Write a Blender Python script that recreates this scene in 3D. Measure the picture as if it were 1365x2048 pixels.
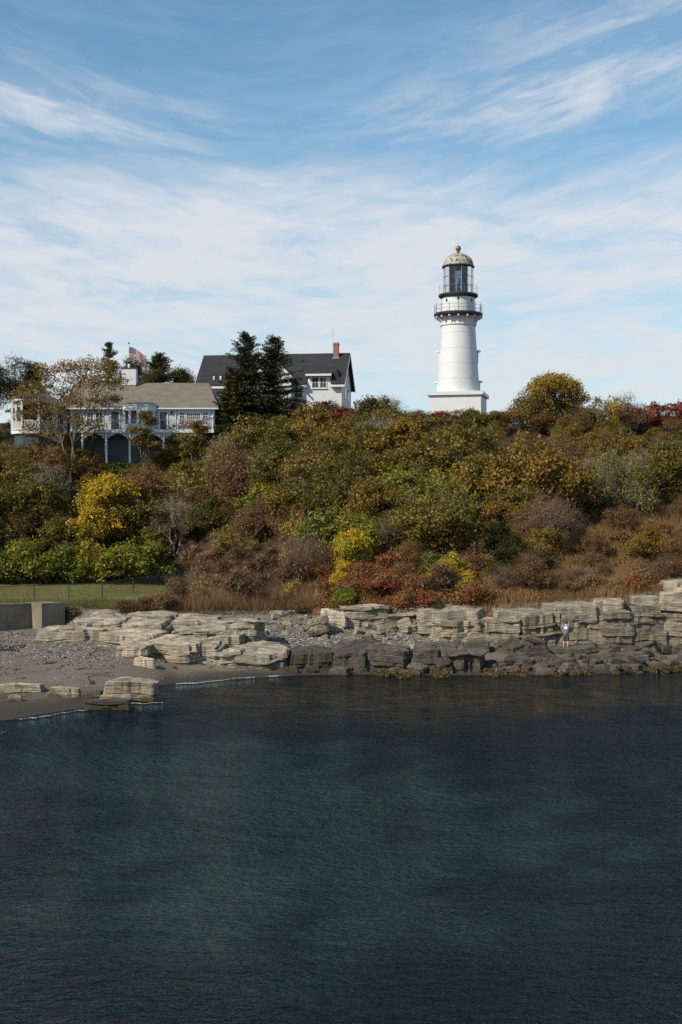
import bpy, math, random
import numpy as np
from mathutils import Vector, Matrix
R = math.radians
SC = bpy.context.scene
COL = SC.collection
for o in list(bpy.data.objects):
    bpy.data.objects.remove(o)

# ------------------------------------------------------------------ camera
F, CX, YH, H = 2844.0, 682.5, 1060.0, 8.6      # focal length in photo pixels, image centre, horizon row, eye height
cam = bpy.data.cameras.new('camera')
cam.sensor_fit = 'VERTICAL'; cam.sensor_height = 36.0; cam.lens = 36.0 * F / 2048.0
cam.shift_y = (YH - 1024.0) / 2048.0
cam.clip_start = 0.5; cam.clip_end = 6000.0
camo = bpy.data.objects.new('camera', cam); COL.objects.link(camo)
camo.location = (0, 0, H); camo.rotation_euler = (R(90), 0, 0)
SC.camera = camo
SC.view_settings.view_transform = 'Standard'; SC.view_settings.look = 'None'
SC.view_settings.exposure = 0.0; SC.view_settings.gamma = 1.0
SC.view_settings.use_curve_mapping = False
SC.render.engine = 'CYCLES'
SC.cycles.max_bounces = 6; SC.cycles.transparent_max_bounces = 12; SC.cycles.diffuse_bounces = 3
SC.cycles.use_denoising = False
SC.cycles.caustics_reflective = False; SC.cycles.caustics_refractive = False

SUN_EL, SUN_AZ = 38.0, 53.0                    # the sun stands behind the camera's left shoulder

# ------------------------------------------------------------------ node helper
class N:
    def __init__(s, tree):
        s.t = tree; s.t.nodes.clear()
    def new(s, typ, **kw):
        n = s.t.nodes.new(typ)
        for k, v in kw.items(): setattr(n, k, v)
        return n
    def put(s, sock, v):
        if v is None: return
        if hasattr(v, 'is_output') or isinstance(v, bpy.types.NodeSocket): s.t.links.new(v, sock)
        else:
            try: sock.default_value = v
            except Exception:
                sock.default_value = (v[0], v[1], v[2], 1.0)
    def math(s, op, a, b=None, c=None, clamp=False):
        n = s.new('ShaderNodeMath', operation=op); n.use_clamp = clamp
        for i, v in enumerate((a, b, c)):
            if v is not None: s.put(n.inputs[i], v)
        return n.outputs[0]
    def mix(s, fac, a, b, blend='MIX'):
        n = s.new('ShaderNodeMix', data_type='RGBA', blend_type=blend)
        s.put(n.inputs[0], fac); s.put(n.inputs[6], a if not isinstance(a, tuple) else (*a[:3], 1)); s.put(n.inputs[7], b if not isinstance(b, tuple) else (*b[:3], 1))
        return n.outputs[2]
    def ramp(s, fac, stops, interp='LINEAR'):
        n = s.new('ShaderNodeValToRGB'); n.color_ramp.interpolation = interp
        e = n.color_ramp.elements
        while len(e) > 1: e.remove(e[-1])
        for i, (p, c) in enumerate(stops):
            if isinstance(c, (int, float)): c = (c, c, c)
            el = e[0] if i == 0 else e.new(p)
            el.position = p; el.color = (*c[:3], 1)
        s.put(n.inputs[0], fac)
        return n.outputs[0]
    def noise(s, vec, scale=1.0, detail=4.0, rough=0.55, dist=0.0):
        n = s.new('ShaderNodeTexNoise')
        if vec is not None: s.put(n.inputs['Vector'], vec)
        n.inputs['Scale'].default_value = scale; n.inputs['Detail'].default_value = detail
        n.inputs['Roughness'].default_value = rough; n.inputs['Distortion'].default_value = dist
        return n.outputs['Fac']
    def voro(s, vec, scale=1.0, feature='F1', out='Distance'):
        n = s.new('ShaderNodeTexVoronoi', feature=feature)
        if vec is not None: s.put(n.inputs['Vector'], vec)
        n.inputs['Scale'].default_value = scale
        return n.outputs[out]
    def vscale(s, vec, xyz, loc=(0, 0, 0), rot=(0, 0, 0)):
        n = s.new('ShaderNodeMapping'); s.put(n.inputs[0], vec)
        n.inputs['Location'].default_value = loc; n.inputs['Rotation'].default_value = rot; n.inputs['Scale'].default_value = xyz
        return n.outputs[0]
    def sstep(s, x, a, b):
        n = s.new('ShaderNodeMapRange', interpolation_type='SMOOTHSTEP'); s.put(n.inputs[0], x)
        n.inputs[1].default_value = a; n.inputs[2].default_value = b
        return n.outputs[0]
    def bump(s, height, strength=0.5, dist=0.05):
        n = s.new('ShaderNodeBump'); s.put(n.inputs['Height'], height)
        n.inputs['Strength'].default_value = strength; n.inputs['Distance'].default_value = dist
        return n.outputs[0]
    def pos(s): return s.new('ShaderNodeNewGeometry').outputs['Position']
    def objc(s): return s.new('ShaderNodeTexCoord').outputs['Object']

# ------------------------------------------------------------------ world: clear autumn sky with cirrus
world = bpy.data.worlds.new('World'); SC.world = world; world.use_nodes = True
g = N(world.node_tree)
sky = g.new('ShaderNodeTexSky', sky_type='NISHITA')
sky.sun_disc = False; sky.sun_elevation = R(SUN_EL); sky.sun_rotation = R(180.0 + SUN_AZ)
sky.altitude = 10; sky.air_density = 1.0; sky.dust_density = 0.3; sky.ozone_density = 1.6
gen = g.new('ShaderNodeTexCoord').outputs['Generated']
sep = g.new('ShaderNodeSeparateXYZ'); g.put(sep.inputs[0], gen)
dx, dy, dz = sep.outputs
el = g.math('ARCSINE', dz); az = g.math('ARCTAN2', dx, dy)
zz = g.math('MAXIMUM', g.math('ADD', dz, 0.06), 0.03)
comb = g.new('ShaderNodeCombineXYZ'); g.put(comb.inputs[0], g.math('DIVIDE', dx, zz)); g.put(comb.inputs[1], g.math('DIVIDE', dy, zz)); comb.inputs[2].default_value = 0.0
plane = comb.outputs[0]
ae = g.new('ShaderNodeCombineXYZ'); g.put(ae.inputs[0], az); g.put(ae.inputs[1], el); ae.inputs[2].default_value = 0.3
aev = ae.outputs[0]
# wisps drawn out by the wind, veil thickening towards the horizon
aa = g.math('SUBTRACT', az, R(-3.0))
vee = g.math('SQRT', g.math('ADD', g.math('MULTIPLY', aa, aa), 0.002))
yv = g.math('SUBTRACT', el, g.math('MULTIPLY', vee, 0.27))
sv = g.new('ShaderNodeCombineXYZ'); g.put(sv.inputs[0], az); g.put(sv.inputs[1], yv); sv.inputs[2].default_value = 0.9
svv = sv.outputs[0]
w1 = g.noise(g.vscale(svv, (5.0, 26.0, 1), (0.2, 0.63, 0)), 1.6, 5, 0.56, 0.5)
w2 = g.noise(g.vscale(svv, (14.0, 60.0, 1), (0.7, 0.4, 0)), 1.9, 5, 0.62, 0.7)
wisp = g.math('ADD', g.math('MULTIPLY', w1, 0.68), g.math('MULTIPLY', w2, 0.32))
lowv = g.noise(g.vscale(aev, (5.0, 19.0, 1), (0.37, 0.71, 0)), 2.4, 5, 0.6, 0.5)
def gauss(a0, e0, sa, se, tilt):
    x = g.math('SUBTRACT', az, R(a0)); y = g.math('SUBTRACT', el, R(e0))
    y = g.math('SUBTRACT', y, g.math('MULTIPLY', x, tilt))
    q = g.math('ADD', g.math('POWER', g.math('ABSOLUTE', g.math('DIVIDE', x, R(sa))), 2.0), g.math('POWER', g.math('ABSOLUTE', g.math('DIVIDE', y, R(se))), 2.0))
    return g.math('EXPONENT', g.math('MULTIPLY', q, -1.0))
patch = g.math('ADD', g.math('ADD', gauss(9.0, 16.9, 8.0, 1.6, 0.17), gauss(-12.5, 16.4, 6.5, 1.3, -0.16)), g.math('MULTIPLY', gauss(11.0, 19.7, 5.0, 0.9, 0.1), 0.5))
veil = g.sstep(g.math('ADD', el, g.math('MULTIPLY', g.math('SUBTRACT', w1, 0.5), 0.07)), R(15.6), R(12.2))
veil2 = g.math('MULTIPLY', veil, g.math('ADD', 0.66, g.math('MULTIPLY', g.sstep(g.math('ADD', g.math('MULTIPLY', lowv, 0.6), g.math('MULTIPLY', w2, 0.4)), 0.38, 0.62), 0.33)))
wm = g.math('MULTIPLY', g.sstep(wisp, 0.34, 0.70), g.math('MINIMUM', g.math('ADD', 0.13, g.math('MULTIPLY', patch, 0.85)), 0.88))
base_p = g.math('MULTIPLY', patch, 0.22)
gap = g.math('SUBTRACT', 1.0, g.math('MULTIPLY', g.sstep(lowv, 0.45, 0.34), 0.28))
dens = g.math('MULTIPLY', g.math('MAXIMUM', g.math('MAXIMUM', wm, base_p), veil2), gap, clamp=True)
dens = g.math('MINIMUM', dens, 0.92)
skyc = g.mix(1.0, sky.outputs[0], (0.096, 0.131, 0.134), 'MULTIPLY')
cloud = (0.73, 0.765, 0.815)
colr = g.mix(dens, skyc, cloud)
bg = g.new('ShaderNodeBackground'); g.put(bg.inputs[0], colr); bg.inputs[1].default_value = 1.0
wo = g.new('ShaderNodeOutputWorld'); g.t.links.new(bg.outputs[0], wo.inputs[0])

sun = bpy.data.lights.new('sun', 'SUN'); sun.energy = 5.0; sun.angle = R(0.53); sun.color = (1.0, 0.90, 0.74)
suno = bpy.data.objects.new('sun', sun); COL.objects.link(suno)
to_sun = Vector((-math.sin(R(SUN_AZ)) * math.cos(R(SUN_EL)), -math.cos(R(SUN_AZ)) * math.cos(R(SUN_EL)), math.sin(R(SUN_EL))))
suno.rotation_euler = to_sun.to_track_quat('Z', 'Y').to_euler(); suno.location = (-60, -40, 60)

# ------------------------------------------------------------------ object helpers
def tag(o, label=None, cat=None, group=None, kind=None):
    if label: o['label'] = label
    if cat: o['category'] = cat
    if group: o['group'] = group
    if kind: o['kind'] = kind
    return o
def empty(name, loc, rz=0.0):
    o = bpy.data.objects.new(name, None); COL.objects.link(o)
    o.location = loc; o.rotation_euler = (0, 0, rz); o.empty_display_size = 0.3
    return o
def link(name, me, mat=None, parent=None):
    if mat is not None:
        me.materials.clear(); me.materials.append(mat)
    o = bpy.data.objects.new(name, me); COL.objects.link(o); o.parent = parent
    return o
def np_mesh(name, V, Q, smooth=False):
    V = np.asarray(V, np.float32); Q = np.asarray(Q, np.int32); k = Q.shape[1]
    me = bpy.data.meshes.new(name)
    me.vertices.add(len(V)); me.vertices.foreach_set('co', V.ravel())
    me.loops.add(Q.size); me.loops.foreach_set('vertex_index', Q.ravel())
    me.polygons.add(len(Q)); me.polygons.foreach_set('loop_start', np.arange(len(Q), dtype=np.int32) * k)
    me.polygons.foreach_set('use_smooth', np.full(len(Q), smooth))
    me.update(calc_edges=True); me.validate()
    return me
class MB:
    """collects simple solids, then links them as one mesh object"""
    def __init__(s): s.v = []; s.f = []
    def add(s, vs, fs):
        b = len(s.v); s.v += [tuple(p) for p in vs]; s.f += [tuple(i + b for i in q) for q in fs]; return s
    def box(s, x0, x1, y0, y1, z0, z1):
        return s.add([(x0, y0, z0), (x1, y0, z0), (x1, y1, z0), (x0, y1, z0), (x0, y0, z1), (x1, y0, z1), (x1, y1, z1), (x0, y1, z1)],
                     [(0, 3, 2, 1), (4, 5, 6, 7), (0, 1, 5, 4), (1, 2, 6, 5), (2, 3, 7, 6), (3, 0, 4, 7)])
    def prism(s, poly, axis_vec):
        n = len(poly); a = Vector(axis_vec)
        vs = [Vector(p) for p in poly] + [Vector(p) + a for p in poly]
        return s.add(vs, [tuple(range(n - 1, -1, -1)), tuple(range(n, 2 * n))] + [(i, (i + 1) % n, n + (i + 1) % n, n + i) for i in range(n)])
    def tube(s, p0, p1, r0, r1=None, n=8):
        p0 = Vector(p0); p1 = Vector(p1); r1 = r0 if r1 is None else r1
        d = (p1 - p0).normalized(); a = d.orthogonal().normalized(); b = d.cross(a)
        vs = []
        for p, r in ((p0, r0), (p1, r1)):
            for i in range(n):
                t = 2 * math.pi * i / n; vs.append(p + (a * math.cos(t) + b * math.sin(t)) * r)
        return s.add(vs, [(i, (i + 1) % n, n + (i + 1) % n, n + i) for i in range(n)] + [tuple(range(n - 1, -1, -1)), tuple(range(n, 2 * n))])
    def lathe(s, prof, n=48, c=(0, 0), a0=0.0, a1=2 * math.pi, cap=True):
        full = abs(a1 - a0 - 2 * math.pi) < 1e-6; m = n if full else n + 1
        vs = []
        for r, z in prof:
            for i in range(m):
                t = a0 + (a1 - a0) * i / n; vs.append((c[0] + r * math.cos(t), c[1] + r * math.sin(t), z))
        fs = []
        for k in range(len(prof) - 1):
            for i in range(n):
                j = (i + 1) % m; fs.append((k * m + i, k * m + j, (k + 1) * m + j, (k + 1) * m + i))
        if cap and full:
            fs.append(tuple(range(m - 1, -1, -1))); fs.append(tuple((len(prof) - 1) * m + i for i in range(m)))
        return s.add(vs, fs)
    def ring(s, R0, z, r, n=64, m=6, a0=0.0, a1=2 * math.pi):
        full = abs(a1 - a0 - 2 * math.pi) < 1e-6; nn = n if full else n + 1
        vs = []
        for i in range(nn):
            t = a0 + (a1 - a0) * i / n
            for k in range(m):
                q = 2 * math.pi * k / m; rr = R0 + r * math.cos(q); vs.append((rr * math.cos(t), rr * math.sin(t), z + r * math.sin(q)))
        fs = []
        for i in range(n):
            j = (i + 1) % nn
            for k in range(m):
                l = (k + 1) % m; fs.append((i * m + k, j * m + k, j * m + l, i * m + l))
        return s.add(vs, fs)
    def build(s, name, mat, parent=None, smooth=False):
        me = bpy.data.meshes.new(name); me.from_pydata(s.v, [], s.f); me.update()
        if smooth:
            for p in me.polygons: p.use_smooth = True
            try: me.set_sharp_from_angle(angle=R(35))
            except Exception: pass
        return link(name, me, mat, parent)

# ------------------------------------------------------------------ materials
def material(name):
    m = bpy.data.materials.new(name); m.use_nodes = True
    return m, N(m.node_tree)
def finish(n, shader):
    o = n.new('ShaderNodeOutputMaterial'); n.t.links.new(shader, o.inputs[0])
def pbsdf(n, col, rough=0.6, normal=None, spec=0.4, metal=0.0):
    p = n.new('ShaderNodeBsdfPrincipled')
    n.put(p.inputs['Base Color'], (*col[:3], 1) if isinstance(col, tuple) else col)
    n.put(p.inputs['Roughness'], rough); p.inputs['Specular IOR Level'].default_value = spec; p.inputs['Metallic'].default_value = metal
    if normal is not None: n.put(p.inputs['Normal'], normal)
    return p.outputs[0]
def plain(name, col, rough=0.6, vary=0.12, scale=3.0, metal=0.0, spec=0.4, bump=0.0):
    m, n = material(name); c = n.noise(n.objc(), scale, 6, 0.6)
    f = n.ramp(c, [(0.25, 1 - vary), (0.75, 1 + vary)])
    col2 = n.mix(1.0, (*col, 1), f, 'MULTIPLY')
    nb = n.bump(n.noise(n.objc(), scale * 6, 5), bump, 0.03) if bump else None
    finish(n, pbsdf(n, col2, rough, nb, spec, metal)); return m
def leafmat(name, stops, trans=0.28, rough=0.5, spec=0.35):
    m, n = material(name)
    isl = n.new('ShaderNodeNewGeometry').outputs['Random Per Island']
    obr = n.new('ShaderNodeObjectInfo').outputs['Random']
    at = n.new('ShaderNodeAttribute', attribute_name='tint').outputs['Fac']
    v = n.math('ADD', n.math('MULTIPLY', at, 0.62), n.math('MULTIPLY', isl, 0.38))
    v = n.math('ADD', v, n.math('MULTIPLY', n.math('SUBTRACT', obr, 0.5), 0.60), clamp=True)
    c = n.ramp(v, stops)
    br = n.math('ADD', 0.72, n.math('MULTIPLY', n.math('FRACT', n.math('MULTIPLY', isl, 17.3)), 0.56))
    c = n.mix(1.0, c, n.ramp(br, [(0, 0.0), (1, 1.0)]), 'MULTIPLY')
    p = pbsdf(n, c, rough, None, spec)
    t = n.new('ShaderNodeBsdfTranslucent'); n.put(t.inputs[0], c)
    mx = n.new('ShaderNodeMixShader'); mx.inputs[0].default_value = trans
    n.t.links.new(p, mx.inputs[1]); n.t.links.new(t.outputs[0], mx.inputs[2]); finish(n, mx.outputs[0]); return m
M = {}
M['white'] = plain('white_paint', (0.62, 0.625, 0.63), 0.55, 0.05, 0.9, bump=0.05)
M['trim'] = plain('white_trim', (0.62, 0.625, 0.63), 0.5, 0.03)
M['black'] = plain('black_iron', (0.022, 0.022, 0.024), 0.45, 0.2)
M['rail'] = plain('dark_rail', (0.05, 0.05, 0.055), 0.5, 0.2)
M['galv'] = plain('galvanised', (0.30, 0.31, 0.32), 0.4, 0.15, metal=0.4)
M['copper'] = plain('copper', (0.27, 0.12, 0.065), 0.42, 0.3, 2.0, metal=0.55)
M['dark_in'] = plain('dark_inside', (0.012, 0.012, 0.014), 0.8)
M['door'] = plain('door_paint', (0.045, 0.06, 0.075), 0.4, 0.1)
M['concrete'] = plain('concrete', (0.20, 0.165, 0.125), 0.85, 0.5, 0.7, bump=0.25)
M['boxgreen'] = plain('box_green', (0.18, 0.25, 0.17), 0.5, 0.08)
M['deckwood'] = plain('deck_grey', (0.35, 0.35, 0.34), 0.7, 0.15)
M['blind'] = plain('blind_cloth', (0.33, 0.29, 0.23), 0.8, 0.1)
M['vent'] = plain('vent_white', (0.7, 0.7, 0.7), 0.5)
def clap(name, col, pitch=0.13):
    m, n = material(name); oc = n.objc()
    s = n.new('ShaderNodeSeparateXYZ'); n.put(s.inputs[0], oc)
    fr = n.math('FRACT', n.math('DIVIDE', s.outputs[2], pitch))
    nz = n.ramp(n.noise(oc, 1.2, 6), [(0.3, 0.94), (0.7, 1.04)])
    c = n.mix(1.0, (*col, 1), nz, 'MULTIPLY')
    finish(n, pbsdf(n, c, 0.6, n.bump(fr, 0.5, 0.02), 0.35)); return m
M['clap_white'] = clap('white_clapboard', (0.62, 0.625, 0.63))
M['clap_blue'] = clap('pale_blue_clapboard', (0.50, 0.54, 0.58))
def shingle(name, c0, c1):
    m, n = material(name); oc = n.objc()
    b = n.new('ShaderNodeTexBrick'); n.put(b.inputs[0], n.vscale(oc, (1, 1, 1.35), rot=(R(90), 0, 0)))
    b.inputs['Scale'].default_value = 3.2; b.inputs['Mortar Size'].default_value = 0.03
    b.inputs['Color1'].default_value = (*c0, 1); b.inputs['Color2'].default_value = (*c1, 1); b.inputs['Mortar'].default_value = (*[x * 0.55 for x in c0], 1)
    nz = n.ramp(n.noise(n.vscale(oc, (0.5, 0.5, 1.6)), 1.6, 7, 0.65), [(0.3, 0.78), (0.7, 1.22)])
    sp = n.ramp(n.noise(oc, 14, 3), [(0.3, 0.86), (0.7, 1.14)])
    c = n.mix(1.0, n.mix(1.0, b.outputs[0], nz, 'MULTIPLY'), sp, 'MULTIPLY')
    finish(n, pbsdf(n, c, 0.9, n.bump(b.outputs['Fac'], 0.35, -0.02), 0.2)); return m
M['roof_tan'] = shingle('tan_shingles', (0.19, 0.160, 0.130), (0.235, 0.20, 0.165))
M['roof_dark'] = shingle('dark_shingles', (0.034, 0.034, 0.038), (0.055, 0.054, 0.058))
def brickmat():
    m, n = material('red_brick'); b = n.new('ShaderNodeTexBrick')
    n.put(b.inputs[0], n.vscale(n.objc(), (1, 1, 1), rot=(R(90), 0, 0))); b.inputs['Scale'].default_value = 5.0
    b.inputs['Color1'].default_value = (0.30, 0.10, 0.06, 1); b.inputs['Color2'].default_value = (0.22, 0.08, 0.05, 1); b.inputs['Mortar'].default_value = (0.3, 0.25, 0.22, 1)
    finish(n, pbsdf(n, b.outputs[0], 0.85)); return m
M['brick'] = brickmat()
def windowglass():
    m, n = material('window_glass'); c = n.ramp(n.noise(n.objc(), 0.8, 2), [(0.3, (0.015, 0.02, 0.025)), (0.7, (0.05, 0.065, 0.08))])
    finish(n, pbsdf(n, c, 0.06, None, 0.6)); return m
M['wglass'] = windowglass()
def lanternglass():
    m, n = material('lantern_glass')
    tr = n.new('ShaderNodeBsdfTransparent'); tr.inputs[0].default_value = (0.62, 0.70, 0.76, 1)
    gl = n.new('ShaderNodeBsdfGlossy'); gl.inputs['Roughness'].default_value = 0.03
    fr = n.new('ShaderNodeFresnel'); fr.inputs[0].default_value = 1.5
    mx = n.new('ShaderNodeMixShader'); n.t.links.new(fr.outputs[0], mx.inputs[0]); n.t.links.new(tr.outputs[0], mx.inputs[1]); n.t.links.new(gl.outputs[0], mx.inputs[2])
    finish(n, mx.outputs[0]); return m
M['lglass'] = lanternglass()
def domemat():
    m, n = material('lichened_dome'); oc = n.objc()
    a = n.noise(oc, 1.7, 6, 0.6, 0.3); s = n.new('ShaderNodeSeparateXYZ'); n.put(s.inputs[0], oc)
    hi = n.sstep(s.outputs[2], 15.2, 16.2)
    f = n.sstep(n.math('ADD', a, n.math('MULTIPLY', hi, 0.14)), 0.53, 0.57)
    grey = n.ramp(n.noise(oc, 5, 4), [(0.3, (0.16, 0.19, 0.19)), (0.7, (0.30, 0.32, 0.30))])
    lich = n.ramp(n.noise(oc, 2.6, 4), [(0.40, (0.05, 0.05, 0.05)), (0.47, (0.33, 0.30, 0.23)), (0.7, (0.48, 0.45, 0.36))])
    finish(n, pbsdf(n, n.mix(f, grey, lich), 0.75, n.bump(a, 0.3, 0.03))); return m
M['dome'] = domemat()
def flagmat():
    m, n = material('flag_cloth'); s = n.new('ShaderNodeUVMap')
    se = n.new('ShaderNodeSeparateXYZ'); n.t.links.new(s.outputs[0], se.inputs[0])
    st = n.math('GREATER_THAN', n.math('FRACT', n.math('MULTIPLY', se.outputs[1], 6.5)), 0.5)
    c = n.mix(st, (0.42, 0.03, 0.045), (0.75, 0.74, 0.73))
    canton = n.math('MULTIPLY', n.math('LESS_THAN', se.outputs[0], 0.4), n.math('GREATER_THAN', se.outputs[1], 0.462))
    v = n.new('ShaderNodeTexVoronoi'); n.put(v.inputs[0], n.vscale(s.outputs[0], (26, 16, 1))); v.inputs['Randomness'].default_value = 0.0; v.inputs['Scale'].default_value = 1.0
    star = n.math('LESS_THAN', v.outputs['Distance'], 0.27)
    c = n.mix(canton, c, n.mix(star, (0.02, 0.03, 0.12), (0.75, 0.75, 0.75)))
    p = pbsdf(n, c, 0.8); t = n.new('ShaderNodeBsdfTranslucent'); n.put(t.inputs[0], c)
    mx = n.new('ShaderNodeMixShader'); mx.inputs[0].default_value = 0.35
    n.t.links.new(p, mx.inputs[1]); n.t.links.new(t.outputs[0], mx.inputs[2]); finish(n, mx.outputs[0]); return m
M['flag'] = flagmat()
def rockmat(name, tide, pale=1.0, orange=0.3):
    m, n = material(name); oc = n.objc(); wp = n.pos()
    rnd = n.new('ShaderNodeObjectInfo').outputs['Random']
    sh = n.new('ShaderNodeVectorMath', operation='ADD'); n.put(sh.inputs[0], oc)
    cb = n.new('ShaderNodeCombineXYZ'); n.put(cb.inputs[0], n.math('MULTIPLY', rnd, 31.0)); n.put(cb.inputs[2], n.math('MULTIPLY', rnd, 17.0)); n.t.links.new(cb.outputs[0], sh.inputs[1])
    p = sh.outputs[0]
    st = n.noise(n.vscale(p, (0.55, 0.55, 7.5), rot=(R(5), R(-4), 0)), 1.6, 8, 0.62, 0.35)
    st2 = n.noise(n.vscale(p, (1.6, 1.6, 26.0), rot=(R(6), R(-5), 0)), 1.5, 6, 0.6, 0.2)
    blot = n.noise(p, 1.1, 8, 0.62, 0.3)
    c = n.ramp(st, [(0.30, tuple(x * pale for x in (0.15, 0.128, 0.10))), (0.45, tuple(x * pale for x in (0.31, 0.262, 0.195))), (0.56, tuple(x * pale for x in (0.46, 0.40, 0.31))), (0.75, tuple(x * pale for x in (0.58, 0.52, 0.43)))])
    c = n.mix(n.math('MULTIPLY', n.sstep(st2, 0.55, 0.72), 0.5), c, (0.12, 0.11, 0.098))
    c = n.mix(1.0, c, n.ramp(blot, [(0.3, 0.68), (0.7, 1.22)]), 'MULTIPLY')
    c = n.mix(n.math('MULTIPLY', n.sstep(n.noise(p, 0.8, 6, 0.6), 0.56, 0.72), orange), c, (0.36, 0.21, 0.085))
    c = n.mix(1.0, c, n.ramp(rnd, [(0, (0.80, 0.80, 0.82)), (1, (1.12, 1.08, 1.02))]), 'MULTIPLY')
    s = n.new('ShaderNodeSeparateXYZ'); n.put(s.inputs[0], wp)
    zz = n.math('ADD', s.outputs[2], n.math('MULTIPLY', n.math('SUBTRACT', n.noise(wp, 0.9, 6, 0.6), 0.5), 1.3))
    wet = n.sstep(zz, tide + 0.35, tide - 0.25)
    dk = n.mix(1.0, n.ramp(n.noise(n.vscale(wp, (1, 1, 3)), 2.6, 8, 0.7), [(0.32, (0.022, 0.019, 0.015)), (0.55, (0.075, 0.064, 0.050)), (0.72, (0.19, 0.165, 0.135))]), n.ramp(rnd, [(0, 0.6), (1, 1.3)]), 'MULTIPLY')
    c = n.mix(n.math('MULTIPLY', wet, 0.88), c, dk)
    c = n.mix(n.math('MULTIPLY', n.sstep(zz, 0.34, 0.1), 0.75), c, (0.075, 0.055, 0.018))
    hgt = n.math('ADD', n.math('MULTIPLY', st, 1.0), n.math('ADD', n.math('MULTIPLY', st2, 0.5), n.math('MULTIPLY', n.noise(p, 9, 6, 0.65), 0.35)))
    rough = n.math('SUBTRACT', 0.85, n.math('MULTIPLY', n.sstep(zz, 0.5, 0.1), 0.4))
    finish(n, pbsdf(n, c, rough, n.bump(hgt, 1.0, 0.16), 0.35)); return m
M['rock'] = rockmat('pale_layered_rock', 0.15)
M['rock_tide'] = rockmat('tidal_dark_rock', 1.9, 0.8, 0.2)
M['rock_cliff'] = rockmat('cliff_rock', 1.0, 0.85, 0.5)
M['rock_orange'] = rockmat('ochre_rock', 0.3, 1.0, 0.95)
M['rock_white'] = rockmat('chalky_boulder', -2.0, 1.65, 0.0)
M['rock_tan'] = rockmat('tan_boulder_rock', 0.0, 0.82, 0.35)
M['rock_grey'] = rockmat('grey_wall_rock', 1.0, 0.66, 0.35)

# ------------------------------------------------------------------ terrain shape (metres; y = distance from the camera)
XS = np.array([-200, -60, -30, -15.3, -12.2, -11.3, -9.8, -2.5, 1, 6, 14, 22, 60, 200], float)
YS = np.array([40, 50, 57, 64, 69, 72, 79.4, 84.2, 84.6, 84.2, 84.6, 88, 92, 100], float)
def shore(x): return np.interp(x, XS, YS)
XB = np.array([-60, -21, -15, -5, 0, 8, 14, 22, 60], float)
Y1 = np.array([101, 101, 97.5, 97, 96.0, 94.0, 93.6, 93.4, 96])
Z1 = np.array([1.75, 1.75, 2.15, 2.1, 2.0, 1.25, 1.0, 1.0, 1.0])
ZT = np.array([3.1, 3.1, 2.95, 3.0, 3.1, 3.4, 3.85, 4.6, 7.0])
XL = np.array([-60, -14, -10, 0, 60], float)
Y3 = np.array([130, 130, 120, 106, 105]); 
Z3 = np.array([3.65, 3.65, 4.6, 5.3, 6.2])
Z4 = np.array([15.4, 15.4, 16.6, 17.6, 17.2])
Z5 = np.array([16.2, 16.3, 19.0, 20.3, 20.0])
def sm(a, b, x):
    t = np.clip((x - a) / (b - a), 0, 1); return t * t * (3 - 2 * t)
rngT = np.random.default_rng(5)
WAV = [(rngT.uniform(0.05, 0.9), rngT.uniform(0, 6.28), rngT.uniform(0, 6.28)) for _ in range(22)]
def rough_noise(x, y, f0=1.0):
    s = np.zeros_like(x, dtype=float)
    for k, a, p in WAV:
        s += np.sin(k * f0 * (x * math.cos(a) + y * math.sin(a)) + p) * 0.25 / (0.4 + k)
    return s * 0.3
def ground(x, y):
    x = np.asarray(x, float); y = np.asarray(y, float); x, y = np.broadcast_arrays(x, y)
    ys = shore(x); y1 = np.interp(x, XB, Y1); z1 = np.interp(x, XB, Z1); zt = np.interp(x, XB, ZT)
    y2 = y1 + 2.0; y3 = np.interp(x, XL, Y3); z3 = np.maximum(np.interp(x, XL, Z3), zt + 0.3); z4 = np.interp(x, XL, Z4); z5 = np.interp(x, XL, Z5)
    z = np.where(y < ys, -np.minimum((ys - y) * 0.075, 2.6) - 0.0, np.clip((y - ys) / np.maximum(y1 - ys, 1), 0, 2) ** np.interp(x, [-24, -18, -4, 2], [1.0, 1.55, 1.4, 1.0]) * z1)
    def seg(z, ya, yb, za, zb): return np.where(y >= ya, za + (zb - za) * np.clip((y - ya) / (yb - ya), 0, 1), z)
    z = seg(z, y1, y2, z1, zt); z = seg(z, y2, y3, zt, z3)
    z = np.where(y >= y3, z3 + (z4 - z3) * np.clip((y - y3) / (150 - y3), 0, 1) ** 0.92, z)
    z = seg(z, 150, 160, z4, z5); z = seg(z, 160, 172, z5, 21.6 + 0 * z5); z = seg(z, 172, 230, 21.6, 22.6); z = seg(z, 230, 1500, 22.6, 26.0)
    amp = 0.12 + 0.35 * sm(104, 128, y) * np.where(x < -12, sm(129, 136, y), 1.0) - 0.06 * (y < y1)
    amp = np.where(y < ys, 0.25 * np.clip((ys - y) / 8, 0.0, 1), amp * np.clip((y - ys) / 5, 0, 1))
    return z + rough_noise(x, y) * amp
def hit(u, v, d0=40.0, d1=230.0):
    D = np.arange(d0, d1, 0.15); x = (u - CX) / F * D; z = H - (v - YH) / F * D
    below = np.nonzero(z <= ground(x, D))[0]
    D = D[below[0]] if len(below) else d1
    x = (u - CX) / F * D
    return float(x), float(D), float(ground(x, D))
def P(u, v, D): return Vector(((u - CX) / F * D, D, H - (v - YH) / F * D))

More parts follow.
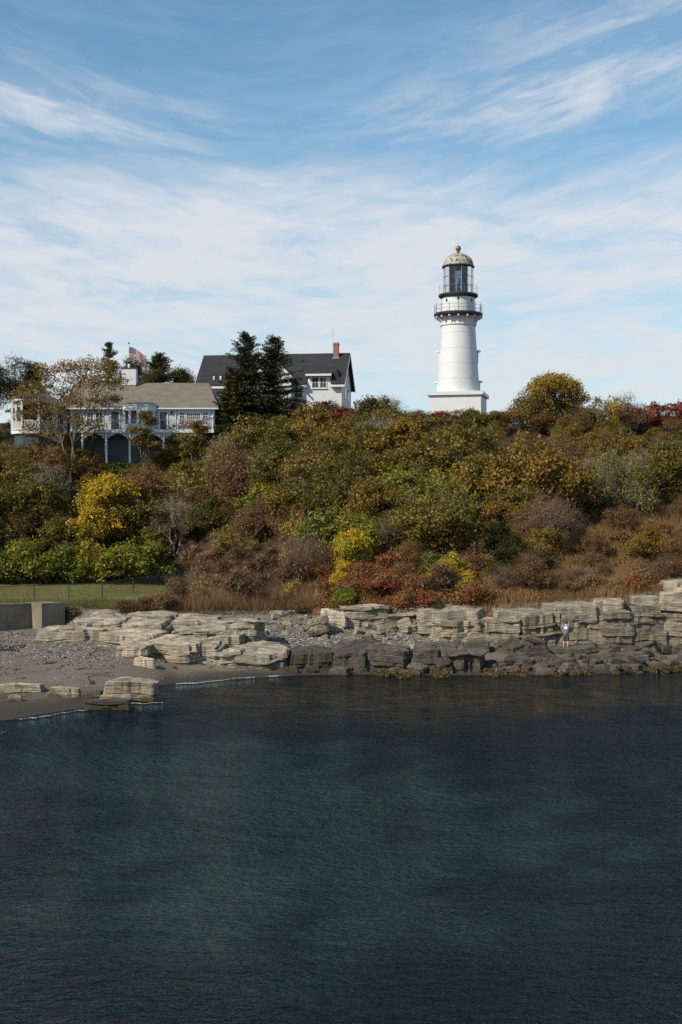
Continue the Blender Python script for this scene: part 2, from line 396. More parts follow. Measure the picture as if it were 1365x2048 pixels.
# ground sheet
ya = np.concatenate([np.linspace(-60, 40, 21), np.arange(42, 84, 0.8), np.arange(84, 106, 0.28), np.arange(106, 175, 0.7), np.geomspace(176, 1500, 26)])
xa = np.concatenate([-np.geomspace(900, 48, 18), np.arange(-47, 47, 0.42), np.geomspace(48, 900, 18)])
GX, GY = np.meshgrid(xa, ya); GZ = ground(GX, GY)
nx, ny = len(xa), len(ya); idx = np.arange(nx * ny).reshape(ny, nx)
Q = np.stack([idx[:-1, :-1], idx[:-1, 1:], idx[1:, 1:], idx[1:, :-1]], -1).reshape(-1, 4)
me = np_mesh('terrain', np.stack([GX, GY, GZ], -1).reshape(-1, 3), Q, True)
# what covers the ground: R = pebbles, G = mown grass, B = weed on the sea bed and the painted darkness of deep water, alpha kept for dry soil
UU = CX + GX / np.maximum(GY, 1) * F; VV = YH + (H - GZ) / np.maximum(GY, 1) * F
nz1 = rough_noise(GX, GY, 3.0) * 3
onb = (GY > shore(GX)) & (GY < np.interp(GX, XB, Y1) + 2.5)
peb = np.where(onb, sm(0.55, 0.95, GZ + nz1 * 0.25), 0)
lawn = np.where((GX < -11) & (GY > 102.5), sm(102.5, 105.5, GY + nz1) * (1 - sm(-2.5, 1.0, GY + nz1 * 0.5 - np.interp(GX, XL, Y3))) * (1 - sm(-14.5, -12.5, GX + nz1)), 0)
patio = 0.8 * np.where((GX < -12) & (GX > -40), sm(147, 149, GY) * (1 - sm(163, 166, GY)), 0)
lawn = np.maximum(lawn, patio)
seaD = np.where(GY < shore(GX), 1.0, 0.0)
xb, yb = GX, GY
blob = lambda x0, y0, sx, sy: np.exp(-((xb - x0) / sx) ** 2 - ((yb - y0) / sy) ** 2)
weed = 1.15 + nz1 * 0.25 - 1.45 * blob(-6, 60, 9, 8) - 1.15 * blob(-3, 44, 8, 8) - 0.6 * blob(4, 53, 9, 6)  # away from the sand the mask also paints deep water darker
shallow = np.clip(1.3 * blob(6, 80, 24, 7) * (1 + nz1 * 0.5), 0, 1) * seaD
peb = np.maximum(peb, shallow)
weed = np.clip(weed, 0, 1.3) * seaD
attr = me.attributes.new('cover', 'FLOAT_COLOR', 'POINT')
attr.data.foreach_set('color', np.stack([peb, lawn, weed, np.where(onb, 1.0, 0.0)], -1).astype(np.float32).ravel())
def groundmat():
    m, n = material('ground_cover'); wp = n.pos()
    at = n.new('ShaderNodeAttribute', attribute_name='cover'); s = n.new('ShaderNodeSeparateColor'); n.t.links.new(at.outputs['Color'], s.inputs[0])
    z = n.new('ShaderNodeSeparateXYZ'); n.put(z.inputs[0], wp)
    big = n.noise(wp, 0.5, 6, 0.6); fine = n.noise(wp, 7, 6, 0.7)
    soil = n.ramp(n.noise(wp, 1.3, 8, 0.65), [(0.3, (0.025, 0.018, 0.010)), (0.55, (0.055, 0.038, 0.02)), (0.75, (0.09, 0.065, 0.03))])
    sand = n.mix(1.0, n.ramp(fine, [(0.3, (0.12, 0.096, 0.073)), (0.7, (0.19, 0.155, 0.12))]), n.ramp(big, [(0.3, 0.85), (0.7, 1.15)]), 'MULTIPLY')
    wetf = n.sstep(n.math('ADD', z.outputs[2], n.math('MULTIPLY', big, 0.25)), 0.50, 0.18)
    sand = n.mix(wetf, sand, (0.050, 0.040, 0.032))
    vc = n.new('ShaderNodeTexVoronoi'); n.put(vc.inputs[0], wp); vc.inputs['Scale'].default_value = 7.0
    stones = n.mix(n.sstep(vc.outputs['Distance'], 0.25, 0.6), n.ramp(n.math('FRACT', n.math('MULTIPLY', vc.outputs['Color'], 3.7)), [(0, (0.15, 0.135, 0.12)), (0.5, (0.23, 0.21, 0.185)), (1, (0.31, 0.285, 0.255))]), (0.10, 0.088, 0.075))
    grass = n.ramp(n.noise(n.vscale(wp, (1.0, 0.35, 1)), 1.3, 9, 0.7), [(0.3, (0.085, 0.095, 0.022)), (0.55, (0.15, 0.155, 0.038)), (0.75, (0.26, 0.215, 0.08))])
    bed_sand = n.ramp(big, [(0.3, (0.090, 0.150, 0.128)), (0.7, (0.145, 0.215, 0.175))])
    bed_weed = n.ramp(n.noise(n.vscale(wp, (0.5, 1.6, 1)), 1.1, 7, 0.65), [(0.35, (0.022, 0.018, 0.010)), (0.6, (0.090, 0.056, 0.020)), (0.75, (0.18, 0.11, 0.034))])
    wf = n.sstep(n.math('ADD', s.outputs[2], n.math('MULTIPLY', n.math('SUBTRACT', n.noise(n.vscale(wp, (0.22, 0.8, 1)), 0.7, 7, 0.6, 0.6), 0.5), 0.9)), -0.1, 1.0)
    bed = n.mix(wf, bed_sand, n.mix(s.outputs[0], (0.018, 0.036, 0.048), n.mix(1.0, bed_weed, (5.2, 3.9, 2.4), 'MULTIPLY')))  # blue-black bed tone paints in the light lost in deep water
    beach = n.mix(n.math('MULTIPLY', s.outputs[0], n.sstep(n.noise(wp, 0.7, 5), 0.35, 0.6)), sand, stones)
    c = n.mix(at.outputs['Alpha'], soil, beach)
    c = n.mix(s.outputs[1], c, grass)
    c = n.mix(n.sstep(z.outputs[2], 0.0, -0.12), c, bed)
    finish(n, pbsdf(n, c, 0.9, n.bump(n.math('ADD', fine, n.math('MULTIPLY', vc.outputs['Distance'], -0.8)), 0.6, 0.06), 0.2)); return m
M['ground'] = groundmat()
terrain = link('terrain', me, M['ground']); tag(terrain, 'wooded hillside, mown lawn and grey pebble beach', 'ground', kind='structure')

# ------------------------------------------------------------------ sea
def seamat():
    m, n = material('sea_water'); wp = n.pos()
    wv = n.vscale(wp, (1.0, 1.45, 1), rot=(0, 0, R(-5)))
    b1 = n.noise(wv, 0.45, 2, 0.5, 0.4); b2 = n.noise(wv, 1.7, 3, 0.6, 1.1); b3 = n.noise(wv, 4.5, 3, 0.6, 0.5)
    calm = n.ramp(n.noise(n.vscale(wp, (0.5, 1.6, 1)), 0.11, 4, 0.6, 0.6), [(0.32, 0.45), (0.68, 1.0)])
    sy = n.new('ShaderNodeSeparateXYZ'); n.put(sy.inputs[0], wp)
    calm = n.math('MULTIPLY', calm, n.math('SUBTRACT', 1.0, n.math('MULTIPLY', n.sstep(sy.outputs[1], 60.0, 82.0), 0.68)))   # sheltered under the shore
    hgt = n.math('MULTIPLY', n.math('ADD', n.math('ADD', n.math('MULTIPLY', b1, 0.55), n.math('MULTIPLY', b2, 0.46)), n.math('MULTIPLY', b3, 0.2)), calm)
    nm = n.bump(hgt, 1.0, 0.42)
    tr = n.new('ShaderNodeBsdfTransparent'); tr.inputs[0].default_value = (0.74, 0.84, 0.82, 1)
    df = n.new('ShaderNodeBsdfDiffuse'); df.inputs[0].default_value = (0.004, 0.014, 0.030, 1)
    body = n.new('ShaderNodeMixShader'); body.inputs[0].default_value = 0.24
    n.t.links.new(tr.outputs[0], body.inputs[1]); n.t.links.new(df.outputs[0], body.inputs[2])
    gl = n.new('ShaderNodeBsdfGlossy'); gl.inputs['Roughness'].default_value = 0.03; gl.inputs[0].default_value = (0.38, 0.44, 0.49, 1); n.put(gl.inputs['Normal'], nm)
    fr = n.new('ShaderNodeFresnel'); fr.inputs[0].default_value = 1.30; n.put(fr.inputs['Normal'], nm)
    mx = n.new('ShaderNodeMixShader'); n.t.links.new(fr.outputs[0], mx.inputs[0]); n.t.links.new(body.outputs[0], mx.inputs[1]); n.t.links.new(gl.outputs[0], mx.inputs[2])
    finish(n, mx.outputs[0]); return m
M['sea'] = seamat()
sea = MB().add([(-900, -60, 0), (900, -60, 0), (900, 104, 0), (-900, 104, 0)], [(0, 1, 2, 3)]).build('sea_water', M['sea'])
tag(sea, 'dark rippled sea water filling the cove', 'sea', kind='structure')

# ------------------------------------------------------------------ lighthouse
LX, LY = P(917, 0, 167).x, 167.0
LZ = 22.0
def zt(v): return H + (YH - v) * 167.0 / F - LZ          # photo row -> height above the tower's foot
lh = empty('lighthouse', (LX, LY, LZ), R(-12))
tag(lh, 'tall white round lighthouse with black galleries and a lichened dome on the crest', 'lighthouse')
zs0, zs1 = zt(787), zt(655)
MB().box(-3.0, 3.0, -3.0, 3.0, -0.6, zs0 - 0.45).build('plinth', M['white'], lh)
MB().box(-3.27, 3.27, -3.27, 3.27, zs0 - 0.447, zs0 - 0.04).build('plinth_cornice', M['trim'], lh)
def rad(z): return 2.5 + (2.0 - 2.5) * (z - zs0) / (zs1 - zs0)
prof = [(2.62, zs0 - 0.037), (2.62, zs0 + 0.12), (2.52, zs0 + 0.2)] + [(rad(zs0 + (zs1 - zs0) * k / 16), zs0 + (zs1 - zs0) * k / 16) for k in range(1, 17)] + [(2.0, zt(652)), (1.98, zt(634))]
MB().lathe(prof, 72).build('shaft', M['white'], lh, True)
for v in (667, 698, 728, 759):
    z = zt(v); MB().lathe([(rad(z) - 0.02, z - 0.05), (rad(z) + 0.016, z - 0.04), (rad(z) + 0.016, z + 0.03), (rad(z) - 0.02, z + 0.045)], 72, cap=False).build('band', M['white'], lh, True)
z = zt(651); MB().lathe([(1.98, z - 0.14), (2.1, z - 0.1), (2.14, z), (2.06, z + 0.1), (1.97, z + 0.12)], 72, cap=False).build('cornice_ring', M['trim'], lh, True)
zg = zt(631)
MB().lathe([(1.9, zg - 0.2), (2.6, zg - 0.17), (2.82, zg - 0.12), (2.86, zg - 0.02), (2.86, zg + 0.16), (2.8, zg + 0.2), (1.9, zg + 0.2)], 72).build('gallery_deck', M['black'], lh, True)
NB = 16
for k in range(NB):
    t = 2 * math.pi * (k + 0.35) / NB; c, s = math.cos(t), math.sin(t)
    pr = [(1.95, zg - 0.21), (2.78, zg - 0.21), (2.76, zg - 0.36), (2.45, zg - 0.5), (2.22, zg - 0.75), (2.1, zg - 1.15), (1.97, zg - 1.25)]
    w = 0.07; nv = Vector((-s, c, 0)) * w
    poly = [Vector((r * c, r * s, z)) - nv / 2 for r, z in pr]
    b = MB().prism(poly, nv)
    b.lathe([(0.001, 0), (0.09, 0.02), (0.11, 0.1), (0.09, 0.18), (0.001, 0.2)], 10)
    # the little drop knob at the outer end of each bracket
    n0 = len(b.v) - 50
    for i in range(n0, len(b.v)):
        x, y, z = b.v[i]; b.v[i] = (x + 2.74 * c, y + 2.74 * s, z + zg - 0.42)
    b.build('bracket', M['trim'], lh)
    MB().tube((2.78 * c, 2.78 * s, zg + 0.2), (2.78 * c, 2.78 * s, zg + 1.28), 0.032, 0.028, 6).build('railing_post', M['black'], lh)
for dz in (0.62, 1.02):
    MB().ring(2.78, zg + dz, 0.016, 72, 5).build('railing', M['rail'], lh)
zw1 = zt(597)
MB().lathe([(1.94, zg + 0.2), (1.94, zw1)], 72).build('watch_room', M['white'], lh, True)
for a, v in ((-95, 601), (-138, 604), (-42, 604), (40, 604), (130, 604)):
    t = R(a + 12); c, s = math.cos(t), math.sin(t); z = zt(v)
    b = MB(); b.prism([Vector((1.9 * c - 0.1 * -s * 1, 1.9 * s - 0.1 * c, z - 0.17)), Vector((1.9 * c + 0.1 * -s, 1.9 * s + 0.1 * c, z - 0.17)), Vector((1.9 * c + 0.1 * -s, 1.9 * s + 0.1 * c, z + 0.17)), Vector((1.9 * c - 0.1 * -s, 1.9 * s - 0.1 * c, z + 0.17))], (0.09 * c, 0.09 * s, 0))
    b.build('vent', M['black'], lh)
zl0, zl1 = zt(589.5), zt(536)
MB().lathe([(1.9, zw1 - 0.02), (2.12, zw1 + 0.05), (2.32, zw1 + 0.2), (2.34, zw1 + 0.34), (2.28, zl0), (1.6, zl0)], 72).build('lantern_deck', M['black'], lh, True)
for k in range(16):
    t = 2 * math.pi * (k + 0.1) / 16; c, s = math.cos(t), math.sin(t)
    MB().tube((2.26 * c, 2.26 * s, zl0), (2.26 * c, 2.26 * s, zl0 + 0.95), 0.014, None, 5).build('railing_post', M['galv'], lh)
MB().ring(2.26, zl0 + 0.95, 0.014, 64, 5).build('railing', M['galv'], lh)
NP = 14; zr = [zl0 + 0.004, zl0 + (zl1 - zl0) * 0.30, zl0 + (zl1 - zl0) * 0.64, zl1]
RL = 1.72
for k in range(NP):
    t0 = 2 * math.pi * k / NP + 0.13; t1 = t0 + 2 * math.pi / NP
    p0 = Vector((RL * math.cos(t0), RL * math.sin(t0), 0)); p1 = Vector((RL * math.cos(t1), RL * math.sin(t1), 0))
    for j in range(3):
        z0, z1 = zr[j] + 0.025, zr[j + 1] - 0.025; a = p0.lerp(p1, 0.03); b = p0.lerp(p1, 0.97)
        inn = -(a + b).normalized() * 0.012
        MB().prism([(a.x, a.y, z0), (b.x, b.y, z0), (b.x, b.y, z1), (a.x, a.y, z1)], inn).build('lantern_pane', M['lglass'], lh)
    MB().tube((p0.x, p0.y, zl0), (p0.x, p0.y, zl1), 0.036, None, 6).build('mullion', M['galv'] if k % 2 else M['rail'], lh)
    ang = math.degrees((t0 + t1) / 2) % 360
    if k in (9, 11, 12, 2, 4):      # cloth blinds hung behind some of the panes
        a = p0.lerp(p1, 0.06) * 0.965; b = p0.lerp(p1, 0.94) * 0.965
        MB().prism([(a.x, a.y, zl0 + 0.02), (b.x, b.y, zl0 + 0.02), (b.x, b.y, zl1 - 0.1), (a.x, a.y, zl1 - 0.1)], -(a + b).normalized() * 0.01).build('blind', M['blind'], lh)
for z in zr[1:3]: MB().ring(RL, z, 0.026, NP * 4, 6).build('glazing_bar', M['rail'], lh)
# lamp and lens inside
MB().lathe([(0.3, zl0), (0.3, zl0 + 0.7), (0.16, zl0 + 0.75), (0.16, zl0 + 1.1)], 20).build('lens_pedestal', M['galv'], lh)
MB().lathe([(0.12, zl0 + 1.1), (0.24, zl0 + 1.25), (0.27, zl0 + 1.5), (0.24, zl0 + 1.75), (0.12, zl0 + 1.9)], 20).build('lens', M['vent'], lh, True)
MB().lathe([(1.2, zl1 - 0.06), (1.2, zl1 - 0.03)], 30).build('ceiling_plate', M['dark_in'], lh)
zd = zl1
MB().lathe([(1.55, zd), (1.9, zd + 0.02), (1.93, zd + 0.12), (1.86, zd + 0.2), (1.6, zd + 0.2)], 64).build('dome_rim', M['black'], lh, True)
hd = zt(507) - zd - 0.2
prof = [(1.8 * math.cos(R(a)) ** 0.9, zd + 0.2 + hd * math.sin(R(a))) for a in range(0, 85, 6)] + [(0.2, zd + 0.2 + hd)]
MB().lathe(prof, 16).build('dome', M['dome'], lh)
zb = zt(507)
MB().lathe([(0.34, zb - 0.06), (0.24, zb + 0.02), (0.26, zb + 0.1), (0.19, zb + 0.14), (0.2, zb + 0.24), (0.15, zb + 0.28)], 24).build('finial_neck', M['copper'], lh, True)
MB().lathe([(0.33 * math.sin(R(a)) + 0.001, zt(497) - 0.33 * math.cos(R(a))) for a in range(0, 181, 12)], 24, cap=False).build('finial_ball', M['copper'], lh, True)
MB().tube((0, 0, zt(492)), (0, 0, zt(469)), 0.018, 0.008, 5).build('lightning_rod', M['galv'], lh)
for a in (25, 163):
    for v0, v1 in ((704, 727), (765, 785)):
        t = R(a); c, s = math.cos(t), math.sin(t); z0, z1 = zt(v1), zt(v0); r = rad(z0) - 0.05
        nv = Vector((-s, c, 0))
        wb = MB(); q = Vector((r * c, r * s, z0))
        wb.prism([q - nv * 0.42, q + nv * 0.42, q + nv * 0.42 + Vector((0, 0, z1 - z0)), q - nv * 0.42 + Vector((0, 0, z1 - z0))], (0.12 * c, 0.12 * s, 0))
        w = wb.build('window', M['trim'], lh)
        h = MB(); q = Vector((r * c, r * s, z1)); h.prism([q - nv * 0.55, q + nv * 0.55, q + nv * 0.55 + Vector((0, 0, 0.22)), q - nv * 0.55 + Vector((0, 0, 0.22))], (0.36 * c, 0.36 * s, 0)); h.build('hood', M['trim'], w)
        q = Vector(((r + 0.123) * c, (r + 0.123) * s, z0 + 0.1)); h = MB(); h.prism([q - nv * 0.3, q + nv * 0.3, q + nv * 0.3 + Vector((0, 0, z1 - z0 - 0.2)), q - nv * 0.3 + Vector((0, 0, z1 - z0 - 0.2))], (0.01 * c, 0.01 * s, 0)); h.build('pane', M['wglass'], w)

# ------------------------------------------------------------------ houses
def window(parent, x0, x1, z0, z1, y, cols=2, rows=2, fw=0.09, sill=True, glass='wglass', name='window'):
    """frame proud of the wall at y (facing -y), one pane per light, thin bars between them"""
    f = MB(); f.box(x0 - fw, x0, y - 0.07, y + 0.02, z0 - fw, z1 + fw); f.box(x1, x1 + fw, y - 0.07, y + 0.02, z0 - fw, z1 + fw)
    f.box(x0, x1, y - 0.068, y + 0.02, z1, z1 + fw); f.box(x0, x1, y - 0.068, y + 0.02, z0 - fw, z0)
    w = f.build(name, M['trim'], parent)
    cw = (x1 - x0) / cols; ch = (z1 - z0) / rows; b = 0.018
    for i in range(cols):
        for j in range(rows):
            MB().box(x0 + i * cw + b, x0 + (i + 1) * cw - b, y - 0.022, y + 0.01, z0 + j * ch + b, z0 + (j + 1) * ch - b).build('pane', M[glass], w)
    m = MB()
    for i in range(1, cols): m.box(x0 + i * cw - b, x0 + i * cw + b, y - 0.045, y + 0.012, z0, z1)
    for j in range(1, rows): m.box(x0, x1, y - 0.043, y + 0.012, z0 + j * ch - b, z0 + j * ch + b)
    if m.v: m.build('muntin', M['trim'], w)
    if sill: MB().box(x0 - fw - 0.05, x1 + fw + 0.05, y - 0.13, y + 0.02, z0 - fw - 0.06, z0 - fw - 0.002).build('sill', M['trim'], w)
    return w
def doorway(parent, x0, x1, z0, z1, y):
    f = MB(); f.box(x0 - 0.14, x0, y - 0.06, y + 0.02, z0, z1 + 0.14); f.box(x1, x1 + 0.14, y - 0.06, y + 0.02, z0, z1 + 0.14); f.box(x0, x1, y - 0.058, y + 0.02, z1, z1 + 0.14)
    d = MB().box(x0, x1, y - 0.025, y + 0.02, z0, z1).build('door', M['door'], parent)
    f.build('door_frame', M['trim'], d)
    MB().box(x0 + 0.12, x1 - 0.12, y - 0.032, y - 0.02, z0 + 0.9, z1 - 0.15).build('door_glass', M['wglass'], d)
    MB().tube((x1 - 0.08, y - 0.09, z0 + 1.0), (x1 - 0.08, y - 0.02, z0 + 1.0), 0.03).build('handle', M['galv'], d)
    return d

# --- white house with the dark roof
HX = -8.3; hz = 21.0
wh = empty('white_house', (HX, 166.0, hz), R(-8)); tag(wh, 'large white clapboard house with dark grey gabled roof and brick chimney', 'house')
W2, DP, EV, RG = 8.45, 8.2, 4.85, 8.45
MB().prism([(-W2, 0, -0.5), (-W2, DP, -0.5), (-W2, DP, EV), (-W2, DP / 2, RG - 0.15), (-W2, 0, EV)], (2 * W2, 0, 0)).build('wall', M['clap_white'], wh)
sl = (RG - EV) / (DP / 2)
def slab(x0, x1, y0, z0, y1, z1, th=0.16):
    return MB().prism([(x0, y0, z0), (x0, y1, z1), (x0, y1, z1 + th), (x0, y0, z0 + th)], (x1 - x0, 0, 0))
OV = 0.5
rf = slab(-W2 - 0.45, 4.4, -OV, EV - OV * sl + 0.02, DP / 2, RG + 0.02)
b = slab(7.25, W2 + 0.45, -OV, EV - OV * sl + 0.02, DP / 2, RG + 0.02); rf.add(b.v, b.f)
b = slab(4.4, 7.25, 0.9, EV + 0.9 * sl + 0.02, DP / 2, RG + 0.02); rf.add(b.v, b.f)
roof = rf.build('roof', M['roof_dark'], wh)
slab(-W2 - 0.45, W2 + 0.45, DP + OV, EV - OV * sl + 0.02, DP / 2, RG + 0.021).build('roof', M['roof_dark'], wh)
for sx in (-1, 1):
    x = sx * (W2 + 0.452)
    MB().prism([(x, -OV - 0.02, EV - OV * sl - 0.14), (x, DP / 2, RG - 0.14), (x, DP / 2, RG + 0.1), (x, -OV - 0.02, EV - OV * sl + 0.1)], (sx * 0.05, 0, 0)).build('bargeboard', M['trim'], wh)
    MB().prism([(x, DP + OV + 0.02, EV - OV * sl - 0.14), (x, DP / 2, RG - 0.143), (x, DP / 2, RG + 0.098), (x, DP + OV + 0.02, EV - OV * sl + 0.1)], (sx * 0.049, 0, 0)).build('bargeboard', M['trim'], wh)
for x0, x1 in ((-W2 - 0.45, -2.6), (2.6, 4.45), (7.2, W2 + 0.45)):
    MB().box(x0, x1, -OV - 0.12, -0.003, EV - OV * sl - 0.26, EV - OV * sl - 0.02).build('eave_gutter', M['trim'], wh)
# cross gable in front
gw, gy, ga = 2.75, -1.6, RG - 0.25
MB().prism([(-gw, gy, -0.5), (gw, gy, -0.5), (gw, gy, ga - gw * 1.05), (0, gy, ga), (-gw, gy, ga - gw * 1.05)], (0, 5.0, 0)).build('gable_wall', M['clap_white'], wh)
for s in (-1, 1):
    e = gw + 0.4
    MB().prism([(0, gy - 0.4, ga + 0.06), (s * e, gy - 0.4, ga - e * 1.05 + 0.06), (s * e, gy - 0.4, ga - e * 1.05 + 0.2), (0, gy - 0.4, ga + 0.2)], (0, 5.6, 0)).build('gable_roof', M['roof_dark'], wh)
    MB().prism([(0, gy - 0.45, ga - 0.12), (s * e, gy - 0.45, ga - e * 1.05 - 0.12), (s * e, gy - 0.45, ga - e * 1.05 + 0.21), (0, gy - 0.45, ga + 0.21)], (0, 0.048, 0)).build('bargeboard', M['trim'], wh)
window(wh, -0.5, 0.5, 4.6, 6.0, gy - 0.003, 2, 2); window(wh, -1.2, 1.2, 1.3, 2.8, gy - 0.003, 3, 2)
# wall dormer with the paired window
MB().box(4.6, 7.05, -0.02, 2.4, EV - 0.9, EV + 0.7).build('dormer_wall', M['clap_white'], wh)
slab(4.3, 7.35, -0.55, EV + 0.66, 3.2, EV + 1.5, 0.14).build('dormer_roof', M['roof_dark'], wh)
MB().box(4.3, 7.35, -0.62, -0.55, EV + 0.6, EV + 0.84).build('dormer_fascia', M['trim'], wh)
window(wh, 5.02, 5.72, EV - 0.72, EV + 0.45, -0.024, 2, 2); window(wh, 5.95, 6.65, EV - 0.72, EV + 0.45, -0.024, 2, 2)
MB().prism([(7.45, 0.2, EV + 0.3), (8.2, 0.2, EV + 0.3), (7.85, 0.2, EV + 1.5)], (0, 1.6, 0)).build('roof_cricket', M['roof_dark'], wh)
window(wh, 2.9, 3.8, 3.0, 4.1, -0.003, 2, 2); window(wh, 5.1, 6.7, 0.6, 2.2, -0.003, 3, 2); window(wh, -6.5, -5.2, 2.4, 3.9, -0.003, 2, 2); window(wh, -4.6, -3.4, 2.4, 3.9, -0.003, 2, 2)
# windows of the gable end
for ya_, za_ in ((2.3, 3.0), (5.2, 3.0), (3.8, 5.6)):
    w = MB().box(W2, W2 + 0.06, ya_, ya_ + 1.0, za_, za_ + 1.5).build('window', M['trim'], wh)
    MB().box(W2 + 0.05, W2 + 0.068, ya_ + 0.1, ya_ + 0.9, za_ + 0.1, za_ + 1.4).build('pane', M['wglass'], w)
def roofz(y): return EV + y * sl + 0.18
MB().box(7.0, 7.62, DP / 2 - 0.75, DP / 2 - 0.2, RG - 1.1, RG + 1.35).build('chimney', M['brick'], wh)
MB().box(6.94, 7.68, DP / 2 - 0.81, DP / 2 - 0.14, RG + 1.05, RG + 1.2).build('chimney_band', M['brick'], wh)
MB().box(6.92, 7.7, DP / 2 - 0.85, DP / 2 - 0.1, RG - 0.72, RG - 0.42).build('chimney_flashing', M['galv'], wh)
a = MB(); a.tube((6.85, DP / 2, RG), (6.85, DP / 2, RG + 3.1), 0.02, 0.015, 5); a.tube((6.6, DP / 2, RG + 2.9), (7.1, DP / 2, RG + 2.9), 0.012, None, 4); a.tube((6.7, DP / 2, RG + 2.6), (7.0, DP / 2, RG + 2.6), 0.012, None, 4); a.build('aerial', M['galv'], wh)
MB().prism([(2.9, 1.35, roofz(1.35) - 0.05), (3.6, 1.35, roofz(1.35) - 0.05), (3.6, 2.0, roofz(2.0) - 0.05), (2.9, 2.0, roofz(2.0) - 0.05)], (0, -0.08, 0.12)).build('skylight', M['wglass'], wh)
MB().tube((3.3, 2.75, roofz(2.75) - 0.1), (3.3, 2.75, roofz(2.75) + 0.3), 0.09).build('vent_pipe', M['black'], wh)
for x in (-6.75, -5.95): MB().lathe([(0.12, roofz(0.4) - 0.1), (0.12, roofz(0.4) + 0.16), (0.16, roofz(0.4) + 0.18), (0.12, roofz(0.4) + 0.3)], 10, (x, 0.4)).build('roof_vent', M['vent'], wh)
MB().tube((-6.6, 0.55, roofz(0.55)), (-6.6, 0.55, roofz(0.55) + 0.7), 0.03).build('vent_pipe', M['black'], wh)

# --- low house with the tan roof, on the edge of the bank
TX = -21.0; tz0 = 15.3
th = empty('tan_roofed_house', (TX, 150.0, tz0)); tag(th, 'long pale blue house with tan shingle roof, white bow window and raised deck', 'house')
def lx(u, D=150.0): return (u - CX) / F * D - TX
def lz(v, D=150.0): return H + (YH - v) * D / F - tz0
xl, xr = lx(140), lx(430); ev = lz(816); dk = lz(862); dep = 9.6
MB().box(xl, xr, 0, dep, dk - 0.25, ev).build('wall', M['clap_blue'], th)
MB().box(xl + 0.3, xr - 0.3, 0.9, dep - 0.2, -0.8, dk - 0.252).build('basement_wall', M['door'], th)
rz = lz(766, 154.8); o = 0.45; hip = 1.5
pts = [(xl - o, -o, ev - 0.02), (xr + o, -o, ev - 0.02), (xr + o, dep + o, ev - 0.02), (xl - o, dep + o, ev - 0.02), (xl - o, dep / 2, rz), (xr + o - hip, dep / 2, rz)]
rb = MB().add(pts, [(0, 1, 5, 4), (1, 2, 5), (2, 3, 4, 5), (3, 0, 4), (0, 3, 2, 1)]); rb.build('roof', M['roof_tan'], th)
MB().box(xl - o - 0.02, xr + o + 0.02, -o - 0.05, -o + 0.1, ev - 0.16, ev - 0.024).build('fascia', M['trim'], th)
MB().prism([(xl - o - 0.06, -o, ev - 0.1), (xl - o - 0.06, dep / 2, rz - 0.1), (xl - o - 0.06, dep / 2, rz + 0.12), (xl - o - 0.06, -o, ev + 0.14)], (0.055, 0, 0)).build('bargeboard', M['trim'], th)
# lower wing at the end
MB().box(xr + 0.003, xr + 1.5, 2.4, 7.8, dk - 0.3, ev - 0.6).build('wing_wall', M['clap_white'], th)
MB().add([(xr + 0.3, 1.9, ev - 0.65), (xr + 2.0, 1.9, ev - 0.65), (xr + 2.0, 8.2, ev - 0.65), (xr + 0.3, 8.2, ev - 0.65), (xr + 0.3, 4.5, ev + 0.95), (xr + 0.9, 4.5, ev + 0.95)], [(0, 1, 5, 4), (1, 2, 5), (2, 3, 4, 5), (0, 4, 3), (0, 3, 2, 1)]).build('wing_roof', M['roof_tan'], th)
# chimney
cx0, cx1 = lx(244, 154), lx(272, 154); cz1 = lz(737, 154)
MB().box(cx0, cx1, 4.0, 5.3, rz - 0.9, rz - 0.30).build('chimney_base', M['brick'], th)
MB().box(cx0 - 0.02, cx1 + 0.02, 3.98, 5.32, rz - 0.297, cz1).build('chimney', M['clap_white'], th)
MB().box(cx0 - 0.08, cx1 + 0.08, 3.9, 5.4, cz1 + 0.003, cz1 + 0.1).build('chimney_cap', M['black'], th)
MB().lathe([(0.13, cz1 + 0.1), (0.13, cz1 + 0.4), (0.18, cz1 + 0.42), (0.14, cz1 + 0.52)], 12, ((cx0 + cx1) / 2 - 0.05, 4.6)).build('flue_pot', M['vent'], th)
# bow window
bx = lx(280); br = 1.75; bt = ev + 0.12
poly = [(bx + br * math.cos(R(a)), 0.15 + 0.78 * br * math.sin(R(a))) for a in range(180, 361, 30)]
b = MB(); b.prism([(x, y, dk) for x, y in poly][::-1], (0, 0, 0.7)); b.build('bow_base', M['trim'], th)
b = MB(); big = [(bx + (x - bx) * 1.12, y * 1.12) for x, y in poly]; b.prism([(x, y, bt - 0.5) for x, y in big][::-1], (0, 0, 0.55)); b.build('bow_entablature', M['trim'], th)
big2 = [(bx + (x - bx) * 1.2, y * 1.18) for x, y in poly]
b = MB(); b.prism([(x, y, bt + 0.053) for x, y in big2][::-1], (0, 0, 0.08)); b.build('bow_moulding', M['trim'], th)
b = MB(); vs = [(x, y, bt + 0.136) for x, y in big2] + [(bx - 1.2, 0.9, bt + 0.6), (bx + 1.2, 0.9, bt + 0.6)]; n_ = len(big2)
b.add(vs, [(i, i + 1, n_ + 1 if i >= n_ // 2 else n_) for i in range(n_ - 1)] + [(n_ // 2, n_ + 1, n_)]); b.build('bow_roof', M['door'], th)
